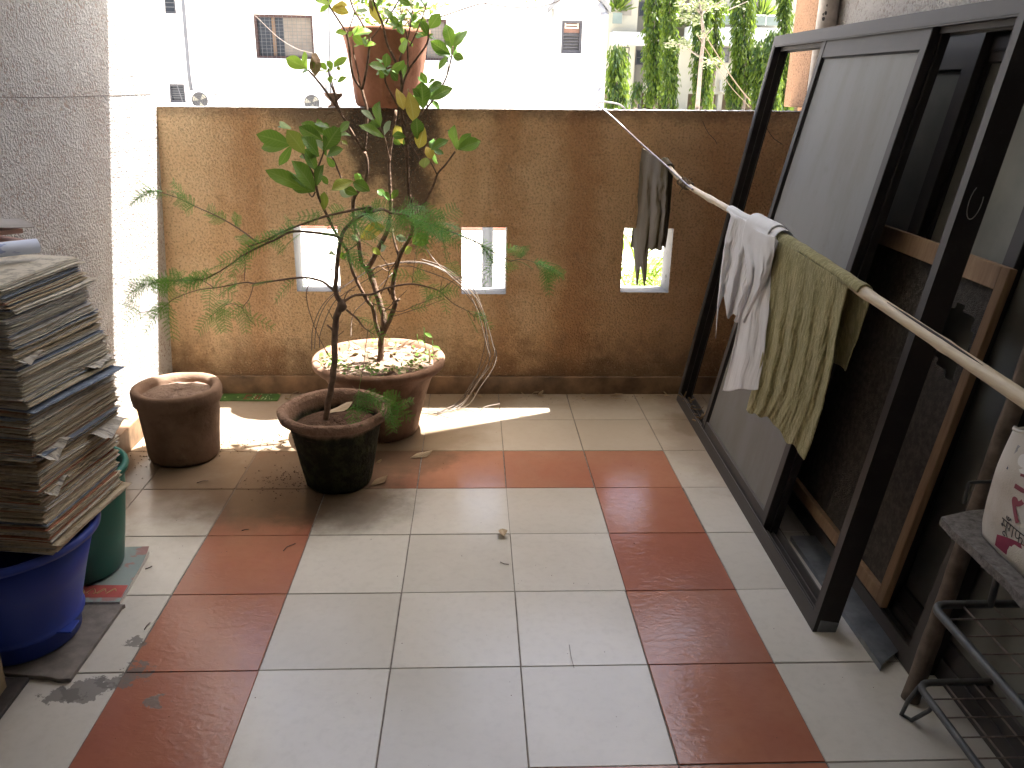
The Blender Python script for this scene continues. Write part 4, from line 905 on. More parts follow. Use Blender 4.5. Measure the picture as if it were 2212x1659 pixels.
# magazine under the green bucket
t = thing('magazine', 'glossy magazine with a red band lying under the green bucket', 'magazine', (-.5, .98, 0))
mb = MB(); mc = lambda u, v: .022 * max(0, u - .6) ** 2 * 4 * (1 - v) ** 1.5
sheet(mb, (-.412, .853), (-.428, 1.095), (-.67, 1.12), (-.66, .855), .001, .012, 0, .0006, 10, 8, 1, lambda u, v: mc(u, v) * .25); part('page_block', mb, M['pages'], t)
mb = MB(); sheet(mb, (-.411, .8525), (-.426, 1.097), (-.67, 1.12), (-.66, .853), .0133, .0007, 0, .0006, 12, 8, 1, lambda u, v: mc(u, v)); part('cover', mb, M['mag_cover'], t)
mb = MB(); sheet(mb, (-.416, .872), (-.419, .925), (-.66, .93), (-.655, .872), .0143, .0003, 0, .0006, 6, 8, 1); part('red_band', mb, M['mag_red'], t)
mb = MB()
for r_, x0 in ((0, -.45), (1, -.475), (2, -.50), (3, -.525)):
    mb.tube(smooth([(x0 + .011 * math.cos(a * 1.3 + r_), .897 + .013 * math.sin(a * 1.9 + r_ * 2), .0152) for a in range(5)], 4), .0013, 4)
part('gold_lettering', mb, M['gold_ink'], t)
mb = MB(); q = random.Random(4); mb.add([(-.395, .845, .001), (-.40, .836, .001), (-.405, .568, .001), (-.432, .566, .001), (-.455, .574, .001), (-.487, .578, .001), (-.62, .60, .001), (-.62, .845, .001)] + [(-.395, .845, .012), (-.40, .836, .012), (-.405, .568, .012), (-.432, .566, .012), (-.455, .574, .012), (-.487, .578, .012), (-.62, .60, .012), (-.62, .845, .012)], [tuple(range(7, -1, -1)), tuple(range(8, 16))] + [(k, (k + 1) % 8, 8 + (k + 1) % 8, 8 + k) for k in range(8)])
tag(obj('slate_board', mb, M['board'], bevel=.001, seg=1), 'broken grey slate board lying under the blue bucket', 'board')
mb = MB(); mb.box((-.66, .2, .0005), (-.498, .575, .012)); tag(obj('wooden_plank', mb, M['plank'], bevel=.002), 'dark plank lying on the floor in the lower left corner', 'plank')
def book(label, x0, y0, w, d, h, cov, rz, tilt):
    t = thing('book', label, 'book', (x0, y0, .0125), rz)
    m_ = MB(); m_.box((0, 0, .003), (w, d - .004, h - .003)); m2 = MB()
    m2.box((-.003, -.001, 0), (-.0002, d, h)); m2.box((w + .0002, -.001, 0), (w + .003, d, h)); m2.box((-.003, d + .0002, 0), (w + .003, d + .003, h))
    o1 = obj('page_block', m_, M['pages'], t); obj('cover', m2, cov, t, bevel=.0008); t.rotation_euler = (0, tilt, rz)
book('tan hardback book standing at the lower left beside the blue bucket', -.546, .455, .018, .085, .108, M['tan_cover'], .05, .03)
book('teal hardback book standing left of the tan book', -.582, .46, .026, .085, .118, M['teal_cover'], .05, .03)
# green painted plate by the foot of the wall
t = thing('number_plate', 'flat green painted plate lying at the foot of the parapet', 'plate', (-.47, 2.345, 0))
mb = MB(); mb.box((-.59, 2.305, .0005), (-.343, 2.39, .004)); part('sheet_metal', mb, M['plate_green'], t, bevel=.001)
mb = MB()
for a, b in ((.0, .030), (.045, .05), (.06, .065)): mb.box((-.488 + a, 2.318, .0042), (-.488 + a + .006, 2.372, .0052)); mb.box((-.49, 2.32 + a * .8, .0042), (-.464, 2.325 + a * .8, .0051))
part('red_mark', mb, M['paint_red'], t)
mb = MB(); q = random.Random(9)
for k in range(26): 
    x, y = q.uniform(-.455, -.36), q.uniform(2.315, 2.38); mb.box((x, y, .0042), (x + q.uniform(.002, .006), y + q.uniform(.002, .006), .0048))
for x in (-.575, -.52): mb.box((x, 2.34, .0042), (x + .006, 2.346, .005))
part('pale_mark', mb, M['paint_pale'], t)
# fallen leaves and twigs on the tiles
def fleaf(label, uv0, uv1, w, mat, fold, h=.012):
    m_ = MB(); leaf(m_, at(*uv0, Z=.004), at(*uv1, Z=h), w, (0, -.3, 1), 0, fold); tag(obj('fallen_leaf', m_, mat), label, 'leaf')
fleaf('pale curled dry leaf lying on the joint behind the red tiles', (886, 988), (934, 974), .34, M['leaf_dry'], -.6, .02)
fleaf('brown curved dry leaf lying beside the foot of the mossy pot', (801, 1048), (837, 1027), .42, M['leaf_dead'], -.5, .02)
fleaf('small dry leaf lying on the beige tiles near the centre of the floor', (1084, 1143), (1088, 1159), .5, M['leaf_dry'], .5, .010)
fleaf('dead leaf lying in the shade against the mossy pot', (812, 1000), (825, 992), .5, M['leaf_dead'], -.4, .015)
for nm, lab, uvs, r_ in (('twig', 'thin brown twig on the left red tiles', [(612, 1190), (620, 1181), (638, 1174)], .0013), ('twig', 'forked twig on the beige tile below the small dry leaf', [(1081, 1214), (1089, 1218), (1099, 1219)], .0012), ('twig', 'tiny dark twig on the beige tiles left of the mossy pot', [(425, 1043), (437, 1039), (450, 1037)], .0011),
        ('twig', 'hair thin dark straw on the beige tile near the bottom right', [(1230, 1393), (1233, 1415), (1240, 1443)], .0005), ('twig', 'short dark twig on the grey tile beside the magazine', [(314, 1229), (323, 1226), (328, 1223)], .0016), ('twig', 'small dark bit of twig on the left strip of beige tiles', [(312, 1360), (317, 1352), (324, 1345)], .0014), ('twig', 'short reddish twig on the left red tiles near the pots', [(522, 1146), (530, 1144), (537, 1143)], .0014)):
    m_ = MB(); m_.tube([at(u, v, Z=.003 + .002 * (k == 1)) for k, (u, v) in enumerate(uvs)], r_, 5); tag(obj(nm, m_, M['twig']), lab, 'twig')
cr = MB(); q = random.Random(12)
def crumb(x, y, r_): cr.lathe([(0, 0), (r_, r_ * .3), (r_ * .7, r_ * .9), (0, r_)], 5, (x, y, 0), 0, r_ * .5)
for k in range(520):
    w_ = q.random()
    if w_ < .4: x, y = q.gauss(-.13, .09), q.gauss(1.55, .06)
    elif w_ < .6: x, y = q.gauss(-.33, .1), q.gauss(1.86, .05)
    elif w_ < .7: x, y = q.gauss(-.68, .05), q.gauss(1.72, .1)
    elif w_ < .85: x, y = q.uniform(.3, 1.5), 2.39 - abs(q.gauss(0, .04))
    else: x, y = q.uniform(-.7, 1.4), q.uniform(.3, 2.3)
    crumb(x, y, q.uniform(.0007, .0022 if w_ < .85 else .0014) * (1.4 if w_ < .7 else 1))
tag(obj('soil_crumbs', cr, M['soil']), 'soil crumbs and grit scattered on the floor tiles', 'soil', kind='stuff')
dd = MB()
for k in range(34):
    x, y = q.uniform(.25, 1.45), 2.385 - abs(q.gauss(0, .025))
    if k > 24: x, y = q.uniform(-.35, -.02), q.uniform(2.3, 2.39)
    d_ = Vector((q.uniform(-1, 1), q.uniform(-.6, .6), 0)).normalized() * q.uniform(.015, .05)
    leaf(dd, Vector((x, y, .004)), Vector((x, y, q.uniform(.004, .02))) + d_, q.uniform(.2, .5), (0, 0, 1), 0, q.uniform(-.5, .5), n=4)
tag(obj('dead_leaf_litter', dd, M['leaf_dead']), 'dead leaf scraps gathered along the foot of the parapet', 'leaf litter', kind='stuff')

# ------------------------------------------------------------------ window frames leaning on the right wall
def frame_map(B0, B1, T0, T1, root):
    """(s, t, d) -> root space: s along the sill 0..1 (near to far), t up 0..1, d metres behind the front face"""
    B0, B1, T0, T1 = map(Vector, (B0, B1, T0, T1)); n = (B1 - B0).cross(T0 - B0).normalized()
    L = (B1 - B0).length; H = (T0 - B0).length
    def f(x, d, z):
        s_, t = x / L, z / H
        return (B0.lerp(B1, s_)).lerp(T0.lerp(T1, s_), t) + n * d - root.location
    return f, L, H
def fbox(f, a, b, mats, name, par, bevel=.0015):
    """a, b = (x, depth, z) corners in the frame"""
    mb = MB(); mb.box(a, b, 0, lambda p: f(p[0], p[1], p[2])); return obj(name, mb, mats, par, bevel=bevel, seg=1)
def channel(f, par, L, H, w, dep, wh=None):
    """outer frame: two jambs, head and sill with running tracks"""
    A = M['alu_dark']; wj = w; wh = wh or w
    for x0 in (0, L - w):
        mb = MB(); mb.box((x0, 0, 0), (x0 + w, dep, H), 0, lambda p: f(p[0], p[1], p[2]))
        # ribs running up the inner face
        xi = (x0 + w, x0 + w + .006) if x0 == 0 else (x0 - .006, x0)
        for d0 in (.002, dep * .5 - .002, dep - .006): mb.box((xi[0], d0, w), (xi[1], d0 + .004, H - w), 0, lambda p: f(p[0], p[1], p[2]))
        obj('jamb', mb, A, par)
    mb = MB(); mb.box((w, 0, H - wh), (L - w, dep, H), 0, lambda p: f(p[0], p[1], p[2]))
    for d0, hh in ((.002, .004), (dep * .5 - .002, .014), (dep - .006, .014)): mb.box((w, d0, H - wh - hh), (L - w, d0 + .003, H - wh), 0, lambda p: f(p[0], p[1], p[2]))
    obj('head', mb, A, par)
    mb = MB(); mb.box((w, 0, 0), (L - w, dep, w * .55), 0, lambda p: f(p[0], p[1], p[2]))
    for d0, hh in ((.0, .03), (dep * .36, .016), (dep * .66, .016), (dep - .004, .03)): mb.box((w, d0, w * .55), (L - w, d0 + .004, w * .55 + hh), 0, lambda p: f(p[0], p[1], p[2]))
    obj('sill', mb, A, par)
def sash(f, par, x0b, x1b, x0t, x1t, z0, z1, d, th, w, glass, label=None):
    """sliding leaf between the slanting lines x0, x1 (bottom, top)"""
    e = bpy.data.objects.new('sash', None); C.objects.link(e); e.parent = par; e.empty_display_size = .05
    if label: e['label'] = label
    X = lambda s_, z: (x0b + (x1b - x0b) * s_) + ((x0t + (x1t - x0t) * s_) - (x0b + (x1b - x0b) * s_)) * (z - z0) / (z1 - z0)
    W = x1b - x0b; g = lambda p: f(X(p[0] / W, p[2]), p[1], p[2])
    for a in (0, W - w):
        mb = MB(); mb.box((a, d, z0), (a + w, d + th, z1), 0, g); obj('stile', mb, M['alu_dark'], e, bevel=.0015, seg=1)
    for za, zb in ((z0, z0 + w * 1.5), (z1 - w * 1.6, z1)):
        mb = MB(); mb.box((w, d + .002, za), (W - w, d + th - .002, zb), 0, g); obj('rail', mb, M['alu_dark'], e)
    mb = MB(); r_ = .004
    for a, b in (((w, d + .007, z0 + w), (w + r_, d + .012, z1 - w)), ((W - w - r_, d + .007, z0 + w), (W - w, d + .012, z1 - w)), ((w, d + .007, z1 - w * 1.6 - r_), (W - w, d + .012, z1 - w * 1.6))): mb.box(a, b, 0, g)
    obj('gasket', mb, M['rubber'], e)
    mb = MB(); mb.box((w - .004, d + .011, z0 + w * 1.4), (W - w + .004, d + .016, z1 - w * 1.5), 0, g); obj('pane', mb, glass, e)
    return e

f1 = thing('window_frame', 'front bronze aluminium sliding window frame, frosted pane in its far half, leaning right', 'window frame', (1.355, 1.5, 0))
F, L1, H1 = frame_map((1.337, .714, 0), (1.375, 2.33, 0), (1.578, .755, 1.455), (1.606, 2.285, 1.466), f1)
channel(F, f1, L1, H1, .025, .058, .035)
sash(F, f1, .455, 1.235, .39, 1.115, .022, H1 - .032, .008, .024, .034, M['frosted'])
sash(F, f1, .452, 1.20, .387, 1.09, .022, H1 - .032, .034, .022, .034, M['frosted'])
fbox(F, (.001, .010, .002), (.0242, .0588, .036), M['alu_bare'], 'end_cap', f1).location.y = -.0022
mb = MB(); q = random.Random(1)
for x, z in ((.018, .55), (.018, .95), (1.6, .5), (1.6, .9), (1.6, 1.2)):
    p = F(x, -.0005, z); mb.lathe([(0, .0), (.0035, .0005), (.003, .0015), (0, .002)], 8, p)
mb2 = MB()
for k in range(26):   # leaf scraps lodged in the far end of the track
    p = F(q.uniform(1.28, 1.57), q.uniform(.01, .05), .035); mb2.tube([p, p + Vector((q.uniform(-.03, .03), q.uniform(-.04, .04), q.uniform(.0, .02)))], q.uniform(.001, .004), 4)
for v in mb2.v: v += f1.location
tag(obj('dead_leaf_litter', mb2, M['leaf_dead']), 'twigs and dead leaves lodged in the far end of the window track', 'leaf litter', kind='stuff')
mb = MB(); a_ = F(.0, .03, 1.0)
mb.tube([F(-.0008, .030 + .014 * math.cos(t * .32 + 2.2), 1.075 + .036 * math.sin(t * .32 + 2.2)) for t in range(15)], .0011, 4); obj('chalk_mark', mb, M['greysheet'], f1)

def shifted(off, x0, dx): 
    e1 = Vector((.0235, 1., 0)).normalized(); n = Vector((.988, -.0214, -.153)); B = Vector((1.337, .714, 0)) + n * off + e1 * x0; B.z = 0
    # stand it on the floor
    return B, e1
E2 = Vector((.1531, -.0033, .9882))
def plane_frame(off, x0, L, H, root, dz=0., e2=E2):
    e1 = Vector((.0235, 1., 0)).normalized(); n = Vector((.988, -.0214, -.153)); B = Vector((1.337, .714, 0)) + n * off + e1 * x0
    B += e2 * ((dz - B.z) / e2.z)
    return frame_map(B, B + e1 * L, B + e2 * H, B + e1 * L + e2 * H, root)
# insect screen on a wooden batten frame, standing behind the front window frame
f2 = thing('insect_screen', 'torn insect mesh on a pine batten frame behind the front window frame', 'screen', (1.48, 1.2, 0))
F, L2, H2 = plane_frame(.125, -.03, 1.22, .845, f2, .093)
fbox(F, (0, 0, 0), (.030, .018, H2), M['batten'], 'batten', f2); fbox(F, (L2 - .03, 0, 0), (L2, .018, H2), M['batten'], 'batten', f2)
fbox(F, (.030, 0.001, H2 - .052), (L2 - .03, .019, H2), M['batten'], 'batten', f2); fbox(F, (.030, .001, .0), (L2 - .03, .019, .034), M['batten'], 'batten', f2)
mb = MB(); q = random.Random(6)
hole = [(.06, .66), (.085, .71), (.15, .735), (.20, .70), (.215, .62), (.19, .585), (.165, .60), (.145, .575), (.12, .585), (.10, .55), (.085, .58)]
def inside(x, z):
    c_ = False; j = len(hole) - 1
    for i in range(len(hole)):
        (xi, zi), (xj, zj) = hole[i], hole[j]
        if (zi > z) != (zj > z) and x < (xj - xi) * (z - zi) / (zj - zi) + xi: c_ = not c_
        j = i
    return c_
nx, nz = 74, 52; gx = lambda i: .02 + (L2 - .04) * i / nx; gz = lambda j: .015 + (H2 - .05) * j / nz
vs = [F(gx(i), .021 + .007 * noise.noise(Vector((gx(i) * 5, gz(j) * 5, 2))), gz(j)) for j in range(nz + 1) for i in range(nx + 1)]
fs = [(j * (nx + 1) + i, j * (nx + 1) + i + 1, (j + 1) * (nx + 1) + i + 1, (j + 1) * (nx + 1) + i) for j in range(nz) for i in range(nx) if not inside((gx(i) + gx(i + 1)) / 2, (gz(j) + gz(j + 1)) / 2)]
mb.add(vs, fs, 0, True); obj('mesh_cloth', mb, M['mesh'], f2)
# second sliding frame behind the screen
f3 = thing('window_frame', 'dark sliding window frame with dusty panes standing behind the torn insect screen', 'window frame', (1.52, 1.2, 0))
F, L3, H3 = plane_frame(.165, -.16, 1.62, 1.47, f3)
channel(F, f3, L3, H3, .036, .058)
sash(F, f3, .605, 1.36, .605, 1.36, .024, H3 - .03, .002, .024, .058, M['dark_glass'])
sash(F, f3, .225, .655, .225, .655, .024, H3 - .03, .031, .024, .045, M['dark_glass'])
f4 = thing('window_frame', 'rearmost dark window frame standing against the grey wall on the right', 'window frame', (1.62, .6, 0))
F, L4, H4 = plane_frame(.225, -.62, 1.5, 1.42, f4, 0, Vector((.13, 0, .9915)))
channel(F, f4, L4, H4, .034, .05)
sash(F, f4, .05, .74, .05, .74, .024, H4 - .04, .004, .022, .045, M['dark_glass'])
# bare aluminium channel lying on the floor
mb = MB(); 
def slab4(mb, pts, z0, z1): 
    mb.add([(x, y, z0) for x, y in pts] + [(x, y, z1) for x, y in pts], [(3,2,1,0), (4,5,6,7), (0,1,5,4), (1,2,6,5), (2,3,7,6), (3,0,4,7)])
slab4(mb, [(1.438, .566), (1.505, .618), (1.525, 1.15), (1.442, 1.15)], .014, .0165); slab4(mb, [(1.438, .566), (1.4405, .568), (1.4445, 1.15), (1.442, 1.15)], .0005, .014); slab4(mb, [(1.503, .617), (1.506, .619), (1.525, 1.15), (1.522, 1.15)], .0005, .014)
tag(obj('metal_channel', mb, M['alu_bare']), 'bare aluminium channel lying on the floor under the screen', 'channel')
# wooden pole leaning in the corner
mb = MB(); P = [Vector((1.455, .470, 0)), Vector((1.565, .545, .44)), Vector((1.69, .66, .74)), Vector((1.80, .78, 1.02))]
foot = Vector((1.462, .472, .0)); top = at(2212, 815, X=1.60)
d_ = (top - foot); P = [foot, foot + d_ * .25, foot + d_ * .5, foot + d_ * .8, foot + d_ * 1.12]
mb.tube(smooth(P, 6), [.0195, .0195, .0193, .0195, .019, .0192, .0188, .019, .0188] + [.0185] * 16, 16); mb.v = [v + Vector((noise.noise(v * 14), noise.noise(v * 14 + Vector((4, 0, 0))), 0)) * .0022 for v in mb.v]
tag(obj('wooden_pole', mb, M['old_wood']), 'round weathered wooden pole leaning in the corner beside the rack', 'pole')

# wire rack with a stone slab on top
rk = thing('wire_rack', 'grey tubular rack with two wire grid shelves at the lower right', 'rack', (1.6, .1, 0))
def shelf(z, y1, x0, x1, y0, rt, name):
    e = bpy.data.objects.new(name, None); C.objects.link(e); e.parent = rk; e.empty_display_size = .05
    o_ = rk.location; rr_ = .028; pts = []
    for cx, cy, a0 in ((x1 - rr_, y1 - rr_, 0), (x0 + rr_, y1 - rr_, 90), (x0 + rr_, y0 + rr_, 180), (x1 - rr_, y0 + rr_, 270)):
        for k in range(6): a = R(a0 + k * 18); pts.append(Vector((cx + rr_ * math.cos(a), cy + rr_ * math.sin(a), z)) - o_)
    mb = MB(); mb.tube(pts + [pts[0], pts[1]], rt, 10); obj('shelf_rim', mb, M['rack'], e)
    mb = MB(); n1 = 6; n2 = int((y1 - y0) / .052)
    for i in range(1, n1): x = x0 + (x1 - x0) * i / n1; mb.tube([Vector((x, y0, z - .001)) - o_, Vector((x, y1, z - .001)) - o_], .0022, 5)
    for j in range(1, n2): y = y1 - .052 * j; mb.tube([Vector((x0, y, z + .0025)) - o_, Vector((x1, y, z + .0025)) - o_], .0017, 5)
    obj('wire_grid', mb, M['rust'], e)
shelf(.10, .408, 1.424, 1.785, -.55, .0075, 'shelf'); shelf(.30, .400, 1.412, 1.785, -.55, .0085, 'shelf')
o_ = rk.location
for x, y in ((1.775, .39), (1.775, -.54), (1.424, -.54)):
    mb = MB(); mb.tube([Vector((x, y, 0)) - o_, Vector((x, y, .452)) - o_], .0085, 10); obj('leg', mb, M['rack'], rk)
mb = MB(); mb.tube([Vector((1.428, .40, .10)) - o_, Vector((1.421, .418, .045)) - o_, Vector((1.417, .424, .003)) - o_, Vector((1.430, .405, .004)) - o_, Vector((1.440, .372, .06)) - o_, Vector((1.425, .345, .10)) - o_], .0048, 8); obj('foot_loop', mb, M['rack'], rk)
mb = MB(); mb.tube([Vector((1.53, .395, .30)) - o_, Vector((1.53, .395, .452)) - o_], .007, 8); mb.tube([Vector((1.53, -.5, .30)) - o_, Vector((1.53, -.5, .452)) - o_], .007, 8)
for b in range(2): pass
obj('upright', MB.__new__(MB) if False else mb, M['rack'], rk)
mb = MB(); mb.tube(smooth([Vector((1.50, .50, .475)) - o_, Vector((1.50, .50, .515)) - o_, Vector((1.512, .503, .522)) - o_, Vector((1.60, .51, .522)) - o_], 4), .0035, 6); obj('top_hoop', mb, M['rack'], rk)
mb = MB(); q = random.Random(14)
edge = [(1.425, .452)] + [(1.425 - .0022 * k + q.uniform(-.004, .004), .452 - .055 * k) for k in range(1, 18)] + [(1.385, -.56), (1.79, -.56), (1.79, .50), (1.60, .49), (1.5, .478)]
n_ = len(edge); mb.add([(x, y, .454) for x, y in edge] + [(x + q.uniform(-.002, .002), y + q.uniform(-.002, .002), .472 + q.uniform(-.0015, .0015)) for x, y in edge], [tuple(range(n_)), tuple(range(2 * n_ - 1, n_ - 1, -1))] + [((k + 1) % n_, k, n_ + k, n_ + (k + 1) % n_) for k in range(n_)])
tag(obj('stone_slab', mb, M['slab']), 'rough grey slab with chipped edges lying across the top of the wire rack', 'slab')
# sack of rubble on the slab
sk_ = thing('woven_sack', 'white woven sack with crimson and black printed script, open at the top, on the slab', 'sack', (1.55, .2, .474))
def sackpt(u, v):
    a = u * 2 * math.pi; sx, sy = .098, .220; cx, cy = 1.552, .178
    ca, sa = math.cos(a), math.sin(a); pw = .24
    x = cx + sx * math.copysign(abs(ca) ** pw, ca) * (1 + .05 * math.sin(v * 3.1)); y = cy + sy * math.copysign(abs(sa) ** pw, sa) * (1 + .03 * math.sin(v * 3.1))
    k = .010 * noise.noise(Vector((x * 9, y * 9, v * 3))) ; e_ = min(1, v / .1)
    x = cx + (x - cx) * (.97 + .03 * e_) + k; y = cy + (y - cy) * (.98 + .02 * e_) + k
    x += .05 * v * (0.35)   # leans back a little
    return Vector((x, y, .474 + v * .222 + .010 * v * math.sin(a * 2 + 1) + .006 * v * noise.noise(Vector((ca * 3, sa * 3, 1)))))
mb = MB(); mb.grid(lambda u, v: sackpt(u, v), 72, 24, 0); mb.grid(lambda u, v: sackpt(u, .001) * (1 - v * .98) + Vector((1.552, .175, .475)) * v * .98, 40, 2)
part('sack_body', mb, M['sack'], sk_, solid=.0016)
mb = MB(); mb.grid(lambda u, v: Vector((1.575 + (u - .5) * .165, .175 + (v - .5) * .38, .672 + .04 * math.sin(u * 3.14) * math.sin(v * 3.14) + .022 * noise.noise(Vector((u * 7, v * 13, 0))))), 18, 34)
part('contents', mb, M['rubble'], sk_)
mb = MB(); rim_ = [sackpt(k / 60, 1.0) + Vector((0, 0, .001)) for k in range(61)]; mb.tube(rim_, .0032, 6); part('hem', mb, M['sack'], sk_)
# print on the face of the sack that looks into the balcony (reads towards the viewer)
def onsack(y, z):
    v = (z - .474) / .222; best = None
    for k in range(0, 400):
        u = .25 + .5 * k / 400
        p = sackpt(u, v); 
        if best is None or abs(p.y - y) < abs(best.y - y): best = p
    return Vector((best.x - .0014, y, z))
def patch(pts, mat, name, off=0.):
    """print following the face: fan of quads between lower and upper outline"""
    mb = MB(); n_ = len(pts); lo = [onsack(a, b) for a, b, c_ in pts]; hi = [onsack(a, c_) for a, b, c_ in pts]
    md = [onsack(a, (b + c_) / 2) for a, b, c_ in pts]
    o = Vector((off, 0, 0)); mb.add([p - o for p in lo] + [p - o for p in md] + [p - o for p in hi], [(k + 1, k, n_ + k, n_ + k + 1) for k in range(n_ - 1)] + [(n_ + k + 1, n_ + k, 2 * n_ + k, 2 * n_ + k + 1) for k in range(n_ - 1)]); part(name, mb, mat, sk_)
ys_ = [.345 - .018 * k for k in range(18)]
patch([(y, .482, .482 + max(.0, .045 - 2.6 * (y - .20) ** 2 * .6 - .020 * (y - .05) ** 2) * (1 if y < .335 else 0) + .004) for y in ys_ if y < .338], M['sack_red'], 'crimson_swoosh')
patch([(y, .632, .674) for y in [.352 - .014 * k for k in range(14)]], M['ink_grey'], 'printed_picture'); patch([(y, .626, .631) for y in [.352 - .014 * k for k in range(14)]], M['ink_navy'], 'printed_line')
mb = MB()
for cy, cz, a in ((.325, .655, .012), (.316, .647, .013), (.295, .654, .012)):
    mb.grid(lambda u, v: onsack(cy + a * (v) * math.cos(u * 6.283), cz + a * v * math.sin(u * 6.283)) - Vector((.0012, 0, 0)), 16, 3)
part('printed_nut', mb, M['ink_white'], sk_)
def script(body, size, y0, z0, mat, name, ext=0):
    cu = bpy.data.curves.new(name, 'FONT'); cu.body = body; cu.size = size; cu.fill_mode = 'BOTH' if False else 'FRONT'; cu.offset = ext
    to = bpy.data.objects.new(name + '_tmp', cu); C.objects.link(to); bpy.context.view_layer.update()
    me = bpy.data.meshes.new_from_object(to.evaluated_get(bpy.context.evaluated_depsgraph_get())); C.objects.unlink(to); bpy.data.objects.remove(to)
    mb = MB(); mb.add([onsack(y0 - v.co.x, z0 + v.co.y) - Vector((.0010, 0, 0)) for v in me.vertices], [tuple(p.vertices) for p in me.polygons])
    return part(name, mb, mat, sk_) if mb.f else None
script('\u0930\u0947', .095, .318, .553, M['ink_maroon'], 'large_lettering', .001); script('\u092e\u0942\u0901\u0917\u092b\u0932\u0940', .034, .322, .522, M['ink_black'], 'small_lettering')

# ------------------------------------------------------------------ clothes pole: hooked rod, bamboo, twine, three rags
PL_ = [at(u, v, X=x) for u, v, x in [(1436, 349, 1.18), (1478, 395, 1.22), (1580, 455, 1.26), (1700, 522, 1.29), (1850, 620, 1.32), (2060, 760, 1.345), (2212, 862, 1.352)]]
PL_.append(PL_[-1] + (PL_[-1] - PL_[-2]) * 2.6)
cp = thing('clothes_pole', 'long bamboo clothes pole tied to a hooked metal rod over the parapet', 'pole', PL_[1])
PS = smooth(PL_, 10); mb = MB(); n_ = len(PS); rad = []
run = 0; last = PS[0]
for i, p in enumerate(PS):
    run += (p - last).length; last = p; t = min(1, run / 2.0)
    r_ = .0083 + .0052 * t
    for kn in (.42, .83, 1.38, 1.66, 2.05): r_ += .0019 * math.exp(-((run - kn) / .012) ** 2)
    rad.append(r_)
mb.tube(PS, rad, 14); part('bamboo', mb, M['bamboo'], cp)
def pole_at(y):
    for a, b in zip(PS[:-1], PS[1:]):
        if (a.y - y) * (b.y - y) <= 0 and abs(a.y - b.y) > 1e-6: return a.lerp(b, (a.y - y) / (a.y - b.y))
    return PS[-1] if y < PS[-1].y else PS[0]
mb = MB(); sp = [pole_at(y) + Vector((-.004, 0, .0118)) for y in (.62, .55, .48, .42, .36, .31)]; mb.tube(sp, [.0006, .0022, .0028, .003, .0022, .0004], 5); part('split', mb, M['plank'], cp)
mb = MB(); hk = [at(1352, 242, Y=2.50) , at(1348, 233, Y=2.49), at(1338, 226, Y=2.47), at(1322, 222, Y=2.46), at(1303, 220, Y=2.45), at(1290, 222, Y=2.44), at(1288, 226, Y=2.43), at(1296, 232, Y=2.41), at(1320, 250, Y=2.375), at(1385, 310, X=1.12), at(1430, 350, X=1.165), at(1478, 394, X=1.212), pole_at(1.80) + Vector((-.012, 0, .004))]
mb.tube(smooth(hk, 6), .0033, 10); part('hook_rod', mb, M['steel'], cp)
mb = MB(); q = random.Random(17)
for k in range(13):
    c_ = pole_at(1.935 - .006 * k + q.uniform(-.004, .004)); t_ = (PS[12] - PS[8]).normalized(); n_ = t_.orthogonal().normalized(); b_ = t_.cross(n_); rr_ = .0125 + .003 * q.random()
    mb.tube([c_ + (n_ * math.cos(a * .55) + b_ * math.sin(a * .55)) * rr_ * (1 + .25 * math.cos(a * 1.1 + 1)) + t_ * .004 * math.sin(a + k) for a in range(13)], .0017, 4)
for k in range(7):
    c_ = pole_at(1.92 - .07 * k / 7); mb.tube([c_ + Vector((-.01, 0, .01)), c_ + Vector((q.uniform(-.03, .02), q.uniform(-.02, .02), q.uniform(-.03, .03)))], .0012, 4)
part('twine_knot', mb, M['twine'], cp)

